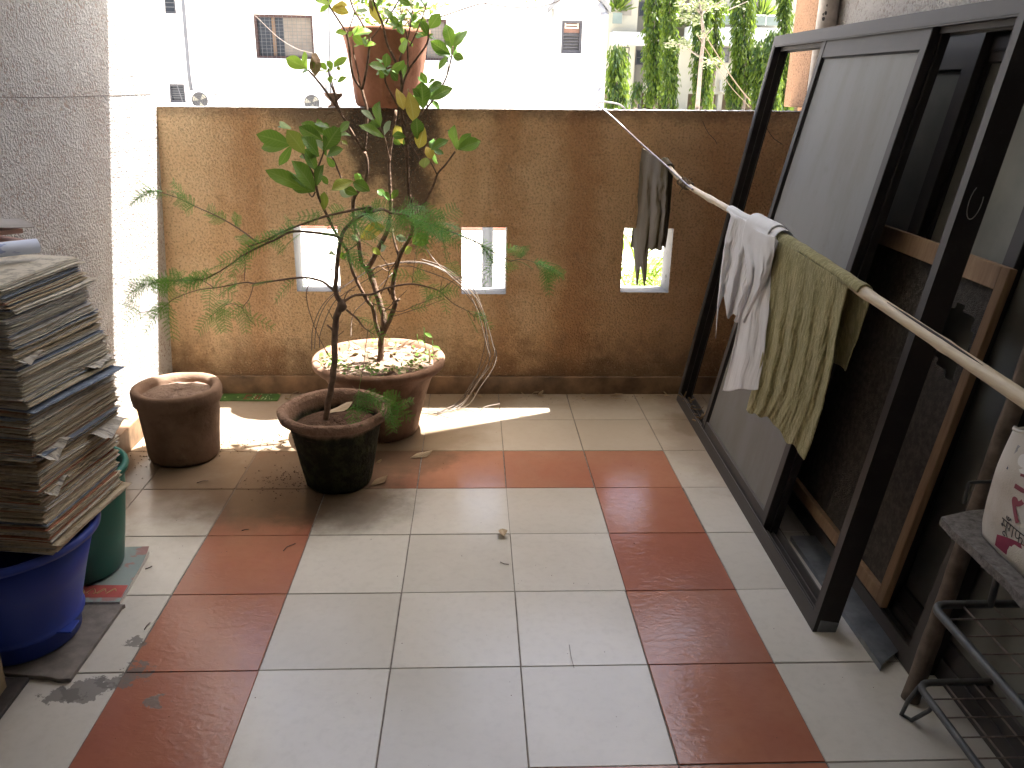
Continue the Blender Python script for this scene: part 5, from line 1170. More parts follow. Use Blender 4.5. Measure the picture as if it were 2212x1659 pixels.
def drape(name, label, cat, mat, rows, ytop, off, amp, folds, seed, thick, back, hem=None, crease=0., nu=70, nv=80, dx=0.):
    """cloth over the pole. rows: image points of its left and right edge from the pole down; ytop: where on the pole; back: length hanging behind"""
    mb = MB(); n_ = len(rows) - 1; (ya, yb) = ytop
    def edge(t, side):
        k = min(n_ - 1, int(t * n_)); f_ = t * n_ - k; P_ = [Vector((*rows[max(0, min(n_, k + o_))][side], 0)) for o_ in (-1, 0, 1, 2)]
        a_, b_, c_, d_ = P_; return .5 * ((2*b_) + (c_-a_)*f_ + (2*a_-5*b_+4*c_-d_)*f_*f_ + (3*b_-a_-3*c_+d_)*f_**3)
    def fold(u, t):
        w1 = math.sin(u * folds * 6.283 + seed + 1.8 * noise.noise(Vector((u * 2.5, t * 1.5, seed)))); w2 = noise.noise(Vector((u * 6, t * 3.5 - u * 2, seed + 5)))
        return .6 * w1 + .6 * w2 + crease * noise.noise(Vector((u * 34 + t * 5, t * 9, seed + 9)))
    NB, NT_ = 14, 8
    def fn(u, v):
        j = round(v * (nv + NB + NT_)); p = pole_at(ya + (yb - ya) * u); rr_ = .0125 + off
        if j <= NB:      # behind the pole
            t = 1 - j / NB; return p + Vector((rr_ + .004 * t + amp * fold(u, 3 + t) * min(1, t * 3), (.03 * (u - .3) + .05 * u) * t, -(back + .015 * noise.noise(Vector((u * 8, seed, 1)))) * t))
        if j < NB + NT_:
            a_ = -1.5708 + math.pi * (j - NB) / NT_; return p + Vector((-math.sin(a_) * rr_, 0, math.cos(a_) * rr_ + .0012 * fold(u, 0)))
        t = (j - NB - NT_) / nv; L_, R_ = edge(t, 0), edge(t, 1); q_ = L_.lerp(R_, u)
        if hem: q_.y += hem(u) * t ** 4
        q_.x += 3.5 * noise.noise(Vector((u * 3, t * 9, seed + 2))) * min(1, t * 3) * (1 if 0 < u < 1 else .5)
        x = p.x - rr_ - .003 * t - amp * (fold(u, t) + .3) * min(1, .12 + t * 2.2) + dx * t
        w_ = at(q_.x, q_.y, X=x)
        if t < .06: w_ = (p + Vector((-rr_, 0, 0))).lerp(w_, t / .06)
        return w_
    mb.grid(fn, nu, nv + NB + NT_)
    return tag(obj(name, mb, mat, solid=thick), label, cat)
drape('cloth_rag', 'olive grey folded rag hanging over the far end of the clothes pole', 'rag', M['cloth_olive'],
      [((1387, 312), (1441, 353)), ((1383, 345), (1441, 385)), ((1379, 385), (1440, 420)), ((1373, 440), (1438, 460)), ((1367, 490), (1434, 500)), ((1362, 535), (1429, 540))], (2.20, 2.03), .002, .008, 2.7, 2.1, .004, .30,
      lambda u: 68 * math.exp(-((u - .22) / .05) ** 2) + 66 * math.exp(-((u - .44) / .06) ** 2) + 38 * math.exp(-((u - .33) / .1) ** 2) - 2 * math.sin(u * 25), .1)
cdx = lambda x, y: (1468.9 + x * .4168, 388.8 + y * .4168)
drape('cloth_rag', 'torn white rag with a dangling strand, left of the straight white panel', 'rag', M['cloth_white'],
      [(cdx(270, 165), cdx(400, 235)), (cdx(236, 300), cdx(395, 330)), (cdx(216, 430), cdx(375, 450)), (cdx(198, 560), cdx(340, 590)), (cdx(186, 690), cdx(310, 690))], (1.49, 1.235), .001, .0075, 2.1, .7, .0013, .22,
      lambda u: 55 * math.exp(-((u - .0) / .075) ** 2) - 48 * math.exp(-((u - .30) / .13) ** 2) + 24 * math.exp(-((u - .42) / .12) ** 2) + 6 * math.exp(-((u - .75) / .2) ** 2) - 4 * math.sin(u * 19), .25)
drape('cloth_rag', 'upper fold of white cotton turned over the long white panel', 'rag', M['cloth_white'],
      [(cdx(330, 250), cdx(500, 290)), (cdx(326, 310), cdx(494, 330)), (cdx(345, 450), cdx(478, 430)), (cdx(340, 560), cdx(440, 540)), (cdx(310, 660), cdx(380, 650)), (cdx(280, 730), cdx(335, 738))], (1.30, 1.15), .017, .006, 1.3, 1.9, .0013, .05, lambda u: 3 * math.sin(u * 7), .12, 50, 60)
drape('cloth_rag', 'long white cotton panel with a straight hem beside the olive towel', 'rag', M['cloth_white'],
      [(cdx(395, 235), cdx(520, 300)), (cdx(370, 400), cdx(478, 420)), (cdx(335, 600), cdx(462, 600)), (cdx(300, 750), cdx(452, 760)), (cdx(265, 920), cdx(432, 930)), (cdx(222, 1092), cdx(404, 1084))], (1.262, 1.115), .0125, .0065, 1.4, 3.4, .0013, .2, lambda u: 2 * math.sin(u * 9), .10)
drape('hand_towel', 'crinkled olive green towel hanging nearest on the bamboo pole', 'towel', M['cloth_green'],
      [(cdx(478, 300), cdx(878, 525)), (cdx(470, 480), cdx(845, 660)), (cdx(452, 660), cdx(812, 800)), (cdx(425, 840), cdx(792, 950)), (cdx(395, 1010), cdx(748, 1130)), (cdx(368, 1110), cdx(715, 1265)), (cdx(345, 1195), cdx(645, 1462))], (1.165, .712), .0035, .0042, 5.2, 1.3, .0026, .20,
      lambda u: -26 * math.exp(-((u - .42) / .25) ** 2) - 14 * math.exp(-((u - .85) / .1) ** 2) + 3 * math.sin(u * 30), .45, 190, 150)

# ------------------------------------------------------------------ neighbouring white house
WY = 18.
def P(u, v, y=WY): return at(u, v, Y=y)
def rect(u0, v0, u1, v1, y=WY):
    a, b = P((u0 + u1) / 2 if False else u0, v0, y), P(u1, v1, y); return a.x, b.x, b.z, a.z   # x0, x1, z0, z1
wh = thing('white_house', 'sunstruck white rendered house with grilled windows beyond the parapet', 'house', (-2, WY, -1.15))
WIN = {'a': rect(337, -40, 381, 30), 'b': rect(360, 181, 402, 222), 'c': rect(546, 30, 680, 128), 'd': rect(880, 40, 965, 131), 'e': rect(1214, 43, 1256, 116)}
mb = holed_wall(-9.5, 2.16, -1.15, 6.4, WY, WY + 4, [], 0, 0)
hw = [WIN[k] for k in 'abcd']
mb = MB(); m1 = holed_wall(-9.5, 2.16, -1.15, 6.4, WY, WY + .25, hw, 0, 0); mb.add(m1.v, m1.f, 0)
mb.box((-9.5, WY + .35, -1.15), (3.3, WY + 6, 6.4))
part('front_wall', mb, M['bwhite'], wh)
# gabled bay at the right end
gx0, gx1 = P(1193, 100, WY - .3).x, P(1303, 100, WY - .3).x; ge = P(1205, 16, WY - .3).z; gp = ge + (gx1 - gx0) * .5 * .98
mb = MB(); WIN['e'] = rect(1214, 43, 1256, 116, WY - .3); m1 = holed_wall(gx0, gx1, -1.15, ge, WY - .3, WY - .05, [WIN['e']], 0, 0); mb.add(m1.v, m1.f, 0)
mb.add([(gx0, WY - .3, ge), (gx1, WY - .3, ge), ((gx0 + gx1) / 2, WY - .3, gp), (gx0, WY + 6, ge), (gx1, WY + 6, ge), ((gx0 + gx1) / 2, WY + 6, gp)], [(0, 1, 2), (5, 4, 3), (0, 2, 5, 3), (1, 4, 5, 2)])
mb.box((gx1 - .02, WY - .05, -1.15), (gx1, WY + 6, ge))
part('gable_bay', mb, M['bwhite'], wh)
mb = MB(); xm = (gx0 + gx1) / 2
for sx in (-1, 1):
    e0 = Vector((xm + sx * ((gx1 - gx0) / 2 + .10), 0, ge - .10)); p0 = Vector((xm, 0, gp + .02)); t_ = Vector((0, 0, .11))
    vs = [Vector((e0.x, WY - .5, e0.z)), Vector((p0.x, WY - .5, p0.z)), Vector((p0.x, WY + 6.2, p0.z)), Vector((e0.x, WY + 6.2, e0.z))]; mb.add(vs + [v + t_ for v in vs], [(0,1,2,3), (7,6,5,4), (0,4,5,1), (1,5,6,2), (2,6,7,3), (3,7,4,0)])
part('gable_roof', mb, M['roof_grey'], wh)
def window(root, r_, y, kind):
    x0, x1, z0, z1 = r_; w_ = .05; o_ = root.location
    mb = MB()
    for a, b in (((x0, y + .06, z0), (x0 + w_, y + .14, z1)), ((x1 - w_, y + .06, z0), (x1, y + .14, z1)), ((x0 + w_, y + .06, z1 - w_), (x1 - w_, y + .14, z1)), ((x0 + w_, y + .06, z0), (x1 - w_, y + .14, z0 + w_))): mb.box(a, b)
    f_ = part('window', mb, M['win_frame'] if kind in 'cd' else M['win_black'], root)
    xi0, xi1, zi0, zi1 = x0 + w_, x1 - w_, z0 + w_, z1 - w_; W = xi1 - xi0
    if kind in 'cd':
        mb = MB(); mb.box((xi0, y + .16, zi0), (xi0 + W * .48, y + .17, zi1)); subpart('pane', mb, M['win_dark'], root, f_)
        mb = MB(); mb.box((xi0 + W * .48, y + .13, zi0), (xi1, y + .14, zi1)); subpart('curtain', mb, M['curtain'], root, f_)
        mb = MB(); mb.box((xi0 + W * .26, y + .14, zi0), (xi0 + W * .32, y + .158, zi1)); subpart('inner_board', mb, M['curtain_tan'], root, f_)
        mb = MB()
        for k in range(1, 11): z = zi0 + (zi1 - zi0) * k / 11; mb.box((x0, y - .008, z - .003), (x1, y + .0, z + .003))
        for k in range(1, 12): x = xi0 + W * k / 12; mb.box((x - .003, y - .0165, z0), (x + .003, y - .0085, z1))
        subpart('grill', mb, M['grill'], root, f_)
    elif kind == 'e':
        zs = zi0 + (zi1 - zi0) * .66
        mb = MB(); mb.box((xi0, y + .12, zs), (xi1, y + .14, zi1)); subpart('panel', mb, M['ply'], root, f_)
        mb = MB(); c_ = (xi0 + xi1) / 2
        for a, b in (((c_ - .15, y + .095, zs + .08), (c_ + .15, y + .118, zs + .11)), ((c_ - .15, y + .095, zs + .35), (c_ + .15, y + .118, zs + .38)), ((c_ - .15, y + .095, zs + .11), (c_ - .12, y + .118, zs + .35)), ((c_ + .12, y + .095, zs + .11), (c_ + .15, y + .118, zs + .35))): mb.box(a, b)
        for k in range(4): mb.box((c_ - .12, y + .1, zs + .14 + k * .05), (c_ + .12, y + .115, zs + .165 + k * .05))
        subpart('vent', mb, M['pipe_cream'], root, f_)
        mb = MB(); n_ = 6; h_ = (zs - zi0) / n_
        for k in range(n_): 
            z = zi0 + k * h_; mb.add([(xi0, y + .09, z), (xi1, y + .09, z), (xi1, y + .135, z + h_ * .97), (xi0, y + .135, z + h_ * .97), (xi0, y + .096, z), (xi1, y + .096, z), (xi1, y + .141, z + h_ * .97), (xi0, y + .141, z + h_ * .97)], [(0,1,2,3), (7,6,5,4), (0,4,5,1), (2,6,7,3), (0,3,7,4), (1,5,6,2)])
        subpart('louvre', mb, M['louvre'], root, f_)
    else:
        mb = MB(); mb.box((xi0, y + .13, zi0), (xi1, y + .14, zi1)); subpart('pane', mb, M['win_dark'], root, f_)
        mb = MB()
        for k in range(1, 6): z = zi0 + (zi1 - zi0) * k / 6; mb.box((xi0, y + .05, z - .008), (xi1, y + .06, z + .008))
        subpart('grill', mb, M['grill'], root, f_)
for k in 'abcd': window(wh, WIN[k], WY, k)
window(wh, WIN['e'], WY - .3, 'e')
for q_, d_ in (((540, 2, 706, 14), .5), ((870, 12, 1000, 24), .5), ((520, 130, 700, 136), .12), ((870, 133, 1000, 139), .12)):
    r_ = rect(*q_); mb = MB(); mb.box((r_[0], WY - d_, r_[2]), (r_[1], WY - .001, r_[3])); part('ledge', mb, M['bwhite'], wh)

def wpipe(uvs, r_, mat, y, name, label, cap=None):
    t = thing(name, label, 'pipe', P(*uvs[-1], y)); mb = MB(); mb.tube([P(u, v, y) for u, v in uvs], r_, 10); part('pipe_length', mb, mat, t)
    if cap:
        mb = MB(); 
        for u, v in cap: p = P(u, v, y); mb.tube([p + Vector((0, 0, -.05)), p + Vector((0, 0, .05))], r_ * 1.3, 10)
        part('collar', mb, mat, t)
wpipe([(391, -30), (395, 0), (408, 160), (413, 196)], .035, M['pipe_dark'], WY - .08, 'drain_pipe', 'thin dark pipe down the white house left of the two fans')
wpipe([(700, -20), (702, 40), (706, 235)], .028, M['pipe_grey'], WY - .08, 'drain_pipe', 'grey pipe beside the large grilled window of the white house', [(703, 32)])
wpipe([(710, -20), (711, 60), (715, 235)], .016, M['pipe_dark'], WY - .08, 'cable_conduit', 'thin dark conduit beside the grey pipe of the white house')
wpipe([(1196, 20), (1191, 120), (1187, 240)], .03, M['pipe_cream'], WY - .4, 'drain_pipe', 'faint cream pipe at the left edge of the gabled bay')
wpipe([(1296, 6), (1305, 28), (1307, 40), (1303, 130), (1297, 240)], .062, M['pipe_grey'], WY - .42, 'drain_pipe', 'thick grey downpipe at the right end of the white house', [(1306, 34), (1298, 198)])
wpipe([(1313, 0), (1311, 30), (1306, 130), (1301, 240)], .03, M['pipe_grey'], WY - .38, 'drain_pipe', 'slim pale pipe right of the thick grey downpipe')
def ac(u0, v0, u1, v1, fu, fv, fr, name_lab, mat, badge=False):
    x0, x1, z0, z1 = rect(u0, v0, u1, v1, WY - .45); t = thing('air_conditioner', name_lab, 'air conditioner', ((x0 + x1) / 2, WY - .3, z0))
    mb = MB(); mb.box((x0, WY - .45, z0), (x1, WY - .12, z1)); part('casing', mb, M['acwhite'], t, bevel=.02)
    c_ = P(fu, fv, WY - .46); rr_ = fr
    mb = MB(); mb.add([c_ + Vector((rr_ * math.cos(a * .2618), 0, rr_ * math.sin(a * .2618))) for a in range(24)], [tuple(range(24))]); part('fan_opening', mb, mat, t)
    mb = MB()
    for a in range(3): 
        b0 = a * 2.094 + .5; mb.add([c_ + Vector((rr_ * r2 * math.cos(b0 + d_), -.006, rr_ * r2 * math.sin(b0 + d_))) for r2, d_ in ((.2, 0), (.9, -.1), (.92, .3), (.85, .6), (.2, .5))], [(0, 1, 2, 3, 4)])
    part('fan_blade', mb, M['win_black'] if mat is M['fan_cream'] else M['fan_cream'], t)
    mb = MB()
    for k in (.35, .65, 1.0): mb.tube([c_ + Vector((rr_ * k * math.cos(a * .2618), -.014, rr_ * k * math.sin(a * .2618))) for a in range(25)], .005, 4)
    part('fan_guard', mb, M['grill'], t)
    if badge:
        a = P(459, 202, WY - .456); b = P(474, 206.5, WY - .456); mb = MB(); mb.box((a.x, a.y - .004, b.z), (b.x, a.y, a.z)); bd = part('badge', mb, M['win_black'], t)
        cu = bpy.data.curves.new('letters', 'FONT'); cu.body = 'BLUE STAR'; cu.size = .030; cu.align_x = 'CENTER'; to = bpy.data.objects.new('tmp', cu); C.objects.link(to); bpy.context.view_layer.update()
        me = bpy.data.meshes.new_from_object(to.evaluated_get(bpy.context.evaluated_depsgraph_get())); bpy.data.objects.remove(to)
        mb = MB(); mb.add([Vector(((a.x + b.x) / 2 + v.co.x * .95, a.y - .006, (a.z + b.z) / 2 - .011 + v.co.y)) for v in me.vertices], [tuple(p.vertices) for p in me.polygons]); subpart('lettering', mb, M['ink_white'], t, bd)
ac(414, 197, 484, 240, 432, 217, .165, 'white air conditioner with black badge outside the white house', M['fan_grey'], True)
ac(652, 202, 712, 245, 674, 222, .16, 'white air conditioner with a dark fan, left of the stemmed cup', M['fan_grey'])
# overhead wires near the house
for lab, uvs, y in (('slack black cables crossing the corner of the small low window', [(371, 150), (376, 165), (388, 200), (396, 224)], WY - .6), ('thin slack cable hanging across the large grilled window', [(548, 32), (560, 42), (600, 80), (640, 105), (676, 115)], 12.), ('looped cable left of the terracotta pot', [(695, 160), (700, 182), (715, 190), (760, 190)], 12.)):
    mb = MB(); mb.tube(smooth([P(u, v, y) for u, v in uvs], 4), .008 if y > 15 else .004, 5); tag(obj('overhead_cable', mb, M['pipe_dark'] if y > 15 else M['wire']), lab, 'cable')
# post in the yard seen through the middle opening, red kerb line
mb = MB(); a = at(1052, 600, Y=6.); mb.box((a.x - .045, 5.97, -1.15), (a.x + .02, 6.03, .95)); mb.box((a.x + .02, 5.985, -1.15), (a.x + .05, 6.015, .95)); tag(obj('iron_post', mb, M['pipe_dark']), 'dark iron post in the yard seen through the middle parapet opening', 'post')
mb = MB(); mb.box((-9, 13.9, -1.15), (2.2, 14.15, -1.02)); struct(obj('kerb', mb, simple('red_painted_kerb', (.45, .17, .12), .8, .2)))

# ------------------------------------------------------------------ cream apartment block
CY = 50.
def z3(x, y): return 1106 + x / 4, y / 4
def r3(x0, y0, x1, y1, y=CY):
    a, b = at(*z3(x0, y0), Y=y), at(*z3(x1, y1), Y=y); return a.x, b.x, b.z, a.z
cb_ = thing('apartment_block', 'cream apartment block with white balconies behind the tall trees', 'building', (14, CY, -1.15))
G0, TOP = -1.15, 12.
mb = MB()
def seg(x0, x1, y, mat_mb, z0=G0, z1=TOP, th=.4): mat_mb.box((x0, y, z0), (x1, y + th, z1))
xa = r3(880, 0, 1110, 10)[0] - 2.5; xb = r3(0, 0, 1095, 10)[1]; xc = r3(0, 0, 1192, 10)[1]; xd = r3(0, 0, 1430, 10)[1]; xe = r3(0, 0, 1545, 10)[1]; xf = r3(0, 0, 2290, 10)[1] + 6
pk = at(*z3(1000, 800), Y=CY).z   # underside of the first floor
seg(xa, xb, CY, mb, pk); seg(xc, xd, CY, mb, pk); seg(xe, xf, CY, mb, pk)
mb.box((xa, CY + 1.4, pk), (xf, CY + 9, TOP))
for x0, x1 in ((r3(975, 0, 1085, 9)[:2]), (r3(1480, 0, 1590, 9)[:2]), r3(1860, 0, 1900, 9)[:2], r3(2085, 0, 2110, 9)[:2]): mb.box((x0, CY - .06, G0), (x1, CY + .5, pk + 2.6 if x0 < 11.5 or 12 < x0 < 15 else pk))
part('front_wall', mb, M['bcream'], cb_)
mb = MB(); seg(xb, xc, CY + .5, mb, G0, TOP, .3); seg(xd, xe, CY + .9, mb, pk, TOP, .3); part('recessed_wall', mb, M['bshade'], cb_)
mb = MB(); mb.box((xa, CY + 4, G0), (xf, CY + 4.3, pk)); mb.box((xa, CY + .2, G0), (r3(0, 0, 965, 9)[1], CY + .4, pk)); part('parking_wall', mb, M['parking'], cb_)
r_ = r3(1787, 805, 1872, 960); mb = MB(); mb.box((r_[0], CY + 3.9, G0), (r_[1], CY + 3.98, pk)); r_ = r3(1425, 805, 1480, 960); mb.box((r_[0], CY + 3.9, G0), (r_[1], CY + 3.98, pk)); part('far_opening', mb, M['bcream'], cb_)
for nm, q_, d_ in (('balcony', (872, 272, 1150, 390), 1.1), ('balcony', (1537, 225, 2320, 400), 1.2)):
    x0, x1, z0, z1 = r3(*q_, CY - d_); mb = MB(); mb.box((x0, CY - d_, z0), (x1, CY - d_ + .15, z1)); mb.box((x0, CY - d_ + .15, z0), (x0 + .15, CY, z1)); mb.box((x1 - .15, CY - d_ + .15, z0), (x1, CY, z1)); mb.box((x0 + .15, CY - d_ + .15, z0), (x1 - .15, CY, z0 + .15))
    b_ = part('balcony', mb, M['bbalc'], cb_)
    if q_[0] > 1500:
        a = r3(1560, 118, 2320, 222, CY - d_); mb = MB(); mb.box((a[0], CY - d_ + .05, a[2]), (a[1], CY - d_ + .07, a[3])); subpart('glass_panel', mb, M['railglass'], cb_, b_)
        mb = MB(); mb.tube([(a[0], CY - d_ + .06, a[3]), (a[1], CY - d_ + .06, a[3])], .035, 8)
        for k in range(7): x = a[0] + (a[1] - a[0]) * k / 6; mb.tube([(x, CY - d_ + .06, a[2]), (x, CY - d_ + .06, a[3])], .025, 6)
        subpart('handrail', mb, M['acwhite'], cb_, b_)
    else:
        a = r3(872, 108, 948, 205, CY - .4); mb = MB(); mb.box((a[0], CY - .4, a[2]), (a[1], CY - .38, a[3])); subpart('glass_panel', mb, M['railglass'], cb_, b_)
mb = MB()
for q_ in ((950, -120, 1030, 135), (1430, 405, 1512, 668), (1443, -60, 1535, 240), (1650, -80, 1790, 222), (2010, -80, 2200, 120), (1795, 380, 1890, 545)):
    x0, x1, z0, z1 = r3(*q_); yy = CY + .88 if 1425 < q_[0] < 1520 else CY - .02; mb.box((x0, yy, z0), (x1, yy + .015, z1))
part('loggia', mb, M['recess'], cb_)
for q_, yy in (((1116, 8, 1168, 135), CY + .5), ((1086, 428, 1140, 560), CY + .5), ((960, 405, 1005, 570), CY), ((1797, 415, 1865, 540), CY - .05), ((1060, 800, 1110, 935), CY + .5), ((1700, -40, 1760, 120), CY - .04), ((1440, 800, 1452, 940), CY + 3.8)):
    x0, x1, z0, z1 = r3(*q_); mb = MB(); y0 = yy - .07
    for a, b in (((x0, y0, z0), (x0 + .06, y0 + .06, z1)), ((x1 - .06, y0, z0), (x1, y0 + .06, z1)), ((x0 + .06, y0, z1 - .06), (x1 - .06, y0 + .06, z1)), ((x0 + .06, y0, z0), (x1 - .06, y0 + .06, z0 + .06)), ((x0 + .06, y0 + .01, (z0 + z1) / 2 - .02), (x1 - .06, y0 + .05, (z0 + z1) / 2 + .02))): mb.box(a, b)
    f_ = part('window', mb, M['win_black'], cb_); mb = MB(); mb.box((x0 + .06, y0 + .03, z0 + .06), (x1 - .06, y0 + .04, z1 - .06)); subpart('pane', mb, M['win_dark'] if q_[0] != 1797 else M['louvre'], cb_, f_)
mb = MB(); x0, x1, z0, z1 = r3(1430, 580, 1505, 668)
for k in range(5): z = z0 + (z1 - z0) * k / 4; mb.box((x0, CY + .60, z - .02), (x1, CY + .63, z + .02))
for k in range(4): x = x0 + (x1 - x0) * k / 3; mb.box((x - .015, CY + .64, z0), (x + .015, CY + .66, z1))
part('railing', mb, M['win_black'], cb_)
for q_, lab in (((1467, 430, 1510, 490), 'pale laundry hanging high in the apartment loggia behind the trees'), ((1478, 572, 1502, 630), 'pale laundry over the railing of the apartment loggia')):
    x0, x1, z0, z1 = r3(*q_, CY + .5); mb = MB(); mb.grid(lambda u, v: Vector((x0 + (x1 - x0) * u, CY + .5 + .04 * math.sin(u * 12), z0 + (z1 - z0) * v + .05 * math.sin(u * 5) * (1 - v))), 10, 4); tag(obj('laundry', mb, M['laundry'], solid=.01), lab, 'laundry')
def pp(uvz, r_, mat, nm, lab, y): mb = MB(); mb.tube([at(*z3(a, b), Y=y) for a, b in uvz], r_, 8); tag(obj(nm, mb, mat), lab, 'pipe')
pp([(1160, -20), (1160, 345), (1145, 350), (1145, 900)], .05, M['pipe_cream'], 'drain_pipe', 'cream drain pipe on the recessed wall of the apartment block', CY + .4)
pp([(1180, -20), (1182, 600)], .04, M['pipe_cream'], 'drain_pipe', 'second cream pipe right of the first on the recessed wall', CY + .4)
pp([(1803, 690), (1800, 790), (1870, 795)], .07, M['pipe_cream'], 'drain_pipe', 'bent white pipe above the parked cars', CY - .15)

# cars parked under the block
def car(label, u, w_, paint, y, z0=-1.15, L=4.2):
    c_ = at(u, 230, Y=y); t = thing('parked_car', label, 'car', (c_.x, y, z0))
    prof = [(-2.1, .35), (-2.1, .72), (-2.0, .88), (-1.25, .98), (-.62, 1.42), (-.3, 1.50), (.75, 1.50), (1.15, 1.42), (1.75, .98), (2.05, .92), (2.12, .6), (2.1, .35)]
    mb = MB(); n_ = len(prof); vs = []
    for sy, k in ((-.80, .97), (-.86, 1), (.86, 1), (.80, .97)):
        for x, z in prof: vs.append(Vector((x * k, sy * (1 - .16 * max(0, z - .98) / .5), z)))
    fs = [tuple(range(n_)), tuple(range(4 * n_ - 1, 3 * n_ - 1, -1))]
    for a in range(3):
        for k in range(n_): k2 = (k + 1) % n_; fs.append((a*n_+k, (a+1)*n_+k, (a+1)*n_+k2, a*n_+k2))
    mb.add(vs, fs, 0, True); obj('body', mb, paint, t)
    for sy in (-1, 1):
        mb = MB(); mb.add([Vector((x, sy * (.865 - .14 * (z - .98) / .5), z)) for x, z in ((-1.05, 1.0), (-.55, 1.40), (.1, 1.43), (.1, 1.0))] + [Vector((x, sy * (.865 - .14 * (z - .98) / .5), z)) for x, z in ((.18, 1.0), (.18, 1.43), (.75, 1.43), (1.05, 1.38), (1.5, 1.0))], [(0, 1, 2, 3), (4, 5, 6, 7, 8)]); obj('side_window', mb, M['win_dark'], t)
    for x in (-1.3, 1.3):
        for sy in (-1, 1):
            mb = MB(); mb.lathe([(0, -.1), (.26, -.1), (.31, -.07), (.31, .07), (.26, .1), (0, .1)], 20); mb.v = [Vector((v.x + x, v.z + sy * .78, v.y + .31)) for v in mb.v]; obj('wheel', mb, M['rubber'], t)
    mb = MB(); mb.add([Vector((x, y_, z)) for x, y_, z in ((-1.22, -.70, 1.01), (-1.22, .70, 1.01), (-.66, .62, 1.42), (-.66, -.62, 1.42))], [(0, 1, 2, 3)]); mb.v = [v + Vector((-.012, 0, .012)) for v in mb.v]; obj('windscreen', mb, M['win_dark'], t)
    return t
car('dark hatchback parked under the block, left of the paired trees', 1400, 4, M['car_grey'], 46.0)
car('black car parked between the tree trunks under the block', 1522, 4, M['car_dark'], 47.2)
car('dark saloon parked beside the white pillar under the block', 1574, 4, M['car_dark'], 45.2)
car('pale blue car glimpsed through the gap of the leaning window frame', 1690, 4, M['car_blue'], 42.5)

# ------------------------------------------------------------------ drooping mast trees
def mast(label, ux0, uw, v0, v1, y, seed, taper=.5, n=1500, trunk=True, dens=1., grp='tall drooping trees before the apartment block'):
    """columnar tree: crown between image rows v0 (top) and v1 (hem), centred on column ux0"""
    q = random.Random(seed); b = at(ux0, v1, Y=y); tp = at(ux0, v0, Y=y); px = (at(ux0 + 1, v1, Y=y) - b).length; R_ = uw * px / 2
    t = thing('mast_tree', label, 'tree', (b.x, y, -1.15), 0, grp)
    mb = MB(); mb.tube([Vector((b.x, y, -1.15)), Vector((b.x + q.uniform(-.1, .1), y, b.z)), Vector((tp.x, y, tp.z - .3))], [.13, .10, .03], 8); part('trunk', mb, M['trunk_far'], t)
    lf = MB(); li = MB(); H = tp.z - b.z
    # boughs hang in overlapping tassels
    nt = int(n * 1.3 / 11)
    for k in range(nt):
        h = q.random(); a = q.uniform(0, 6.283); rr_ = R_ * (1 - taper * h ** 2.5) * (.8 + .35 * noise.noise(Vector((h * H * 1.1, a, seed)))) * (q.random() ** .35)
        if q.random() < .10: rr_ *= 1.2
        c_ = Vector((b.x + (tp.x - b.x) * h + rr_ * math.cos(a), y + rr_ * math.sin(a), b.z + H * h + .15 * q.random()))
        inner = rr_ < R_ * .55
        for m_ in range(11):
            p = c_ + Vector((q.gauss(0, .09), q.gauss(0, .09), -q.uniform(0, .55))); L = q.uniform(.16, .30)
            d_ = Vector((math.cos(a) * .35 + q.gauss(0, .22), math.sin(a) * .35 + q.gauss(0, .22), -1)).normalized(); s_ = d_.cross(Vector((q.gauss(0, 1), q.gauss(0, 1), 0))).normalized() * L * .17
            m2 = p + d_ * L * .5 
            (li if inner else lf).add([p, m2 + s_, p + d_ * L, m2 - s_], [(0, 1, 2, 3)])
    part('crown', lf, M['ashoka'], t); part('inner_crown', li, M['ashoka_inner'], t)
mast('short pale leaved drooping tree close beside the white house', 1334, 44, 95, 232, 30, 1, .35, 1500)
mast('left one of the paired drooping trees, with the widest hem', 1413, 41, -60, 215, 42, 2, .1, 3600)
mast('right one of the paired drooping trees, beside the loggia', 1448, 30, -60, 236, 41, 3, .1, 3200)
mast('drooping tree behind the thin pale branched tree', 1518, 44, -20, 222, 41, 4, .25, 2800)
mast('small low drooping sprig left of the paired trees', 1375, 20, 172, 205, 42, 12, .3, 240)
mast('leaning upper part of the drooping tree, right of the pale tree', 1545, 34, -60, 120, 42, 5, .1, 1500)
mast('thick drooping tree in front of the long white balcony', 1606, 48, -70, 205, 40, 6, .12, 3800)
mast('low drooping tree right of the thick one', 1645, 34, 85, 236, 39, 7, .3, 2400)
mast('bright drooping tree close to the leaning window frame', 1672, 36, 62, 238, 38, 8, .4, 2600)
mast('slim drooping tree beside the orange pillar', 1697, 28, -50, 232, 40, 9, .15, 3000)
mast('short drooping tree with a ragged hem, below the thick tree', 1585, 30, 150, 232, 40, 10, .3, 900)
# thin pale branched tree
pt_ = thing('pale_tree', 'thin pale barked tree with dusty whitish leaves before the drooping trees', 'tree', (at(1510, 235, Y=26).x, 26, -1.15))
mb = MB(); PB = []
def pb(pts, r0, r1):
    P_ = smooth([at(*z3(a, b), Y=26 + rnd(-.2, .2)) for a, b in pts], 3); mb.tube(P_, [r0 + (r1 - r0) * i / (len(P_) - 1) for i in range(len(P_))], 7); PB.append(P_)
g_ = at(*z3(1600, 940), Y=26); mb.tube([Vector((g_.x, 26, -1.15)), g_], .075, 8)
pb([(1600, 940), (1615, 750), (1635, 500), (1655, 320), (1640, 180), (1625, 60), (1600, -60)], .075, .035); pb([(1640, 150), (1650, 60), (1660, -80)], .04, .025); pb([(1635, 130), (1690, 70), (1760, 40), (1840, -10)], .035, .015); pb([(1620, 110), (1570, 40), (1540, -30)], .035, .015)
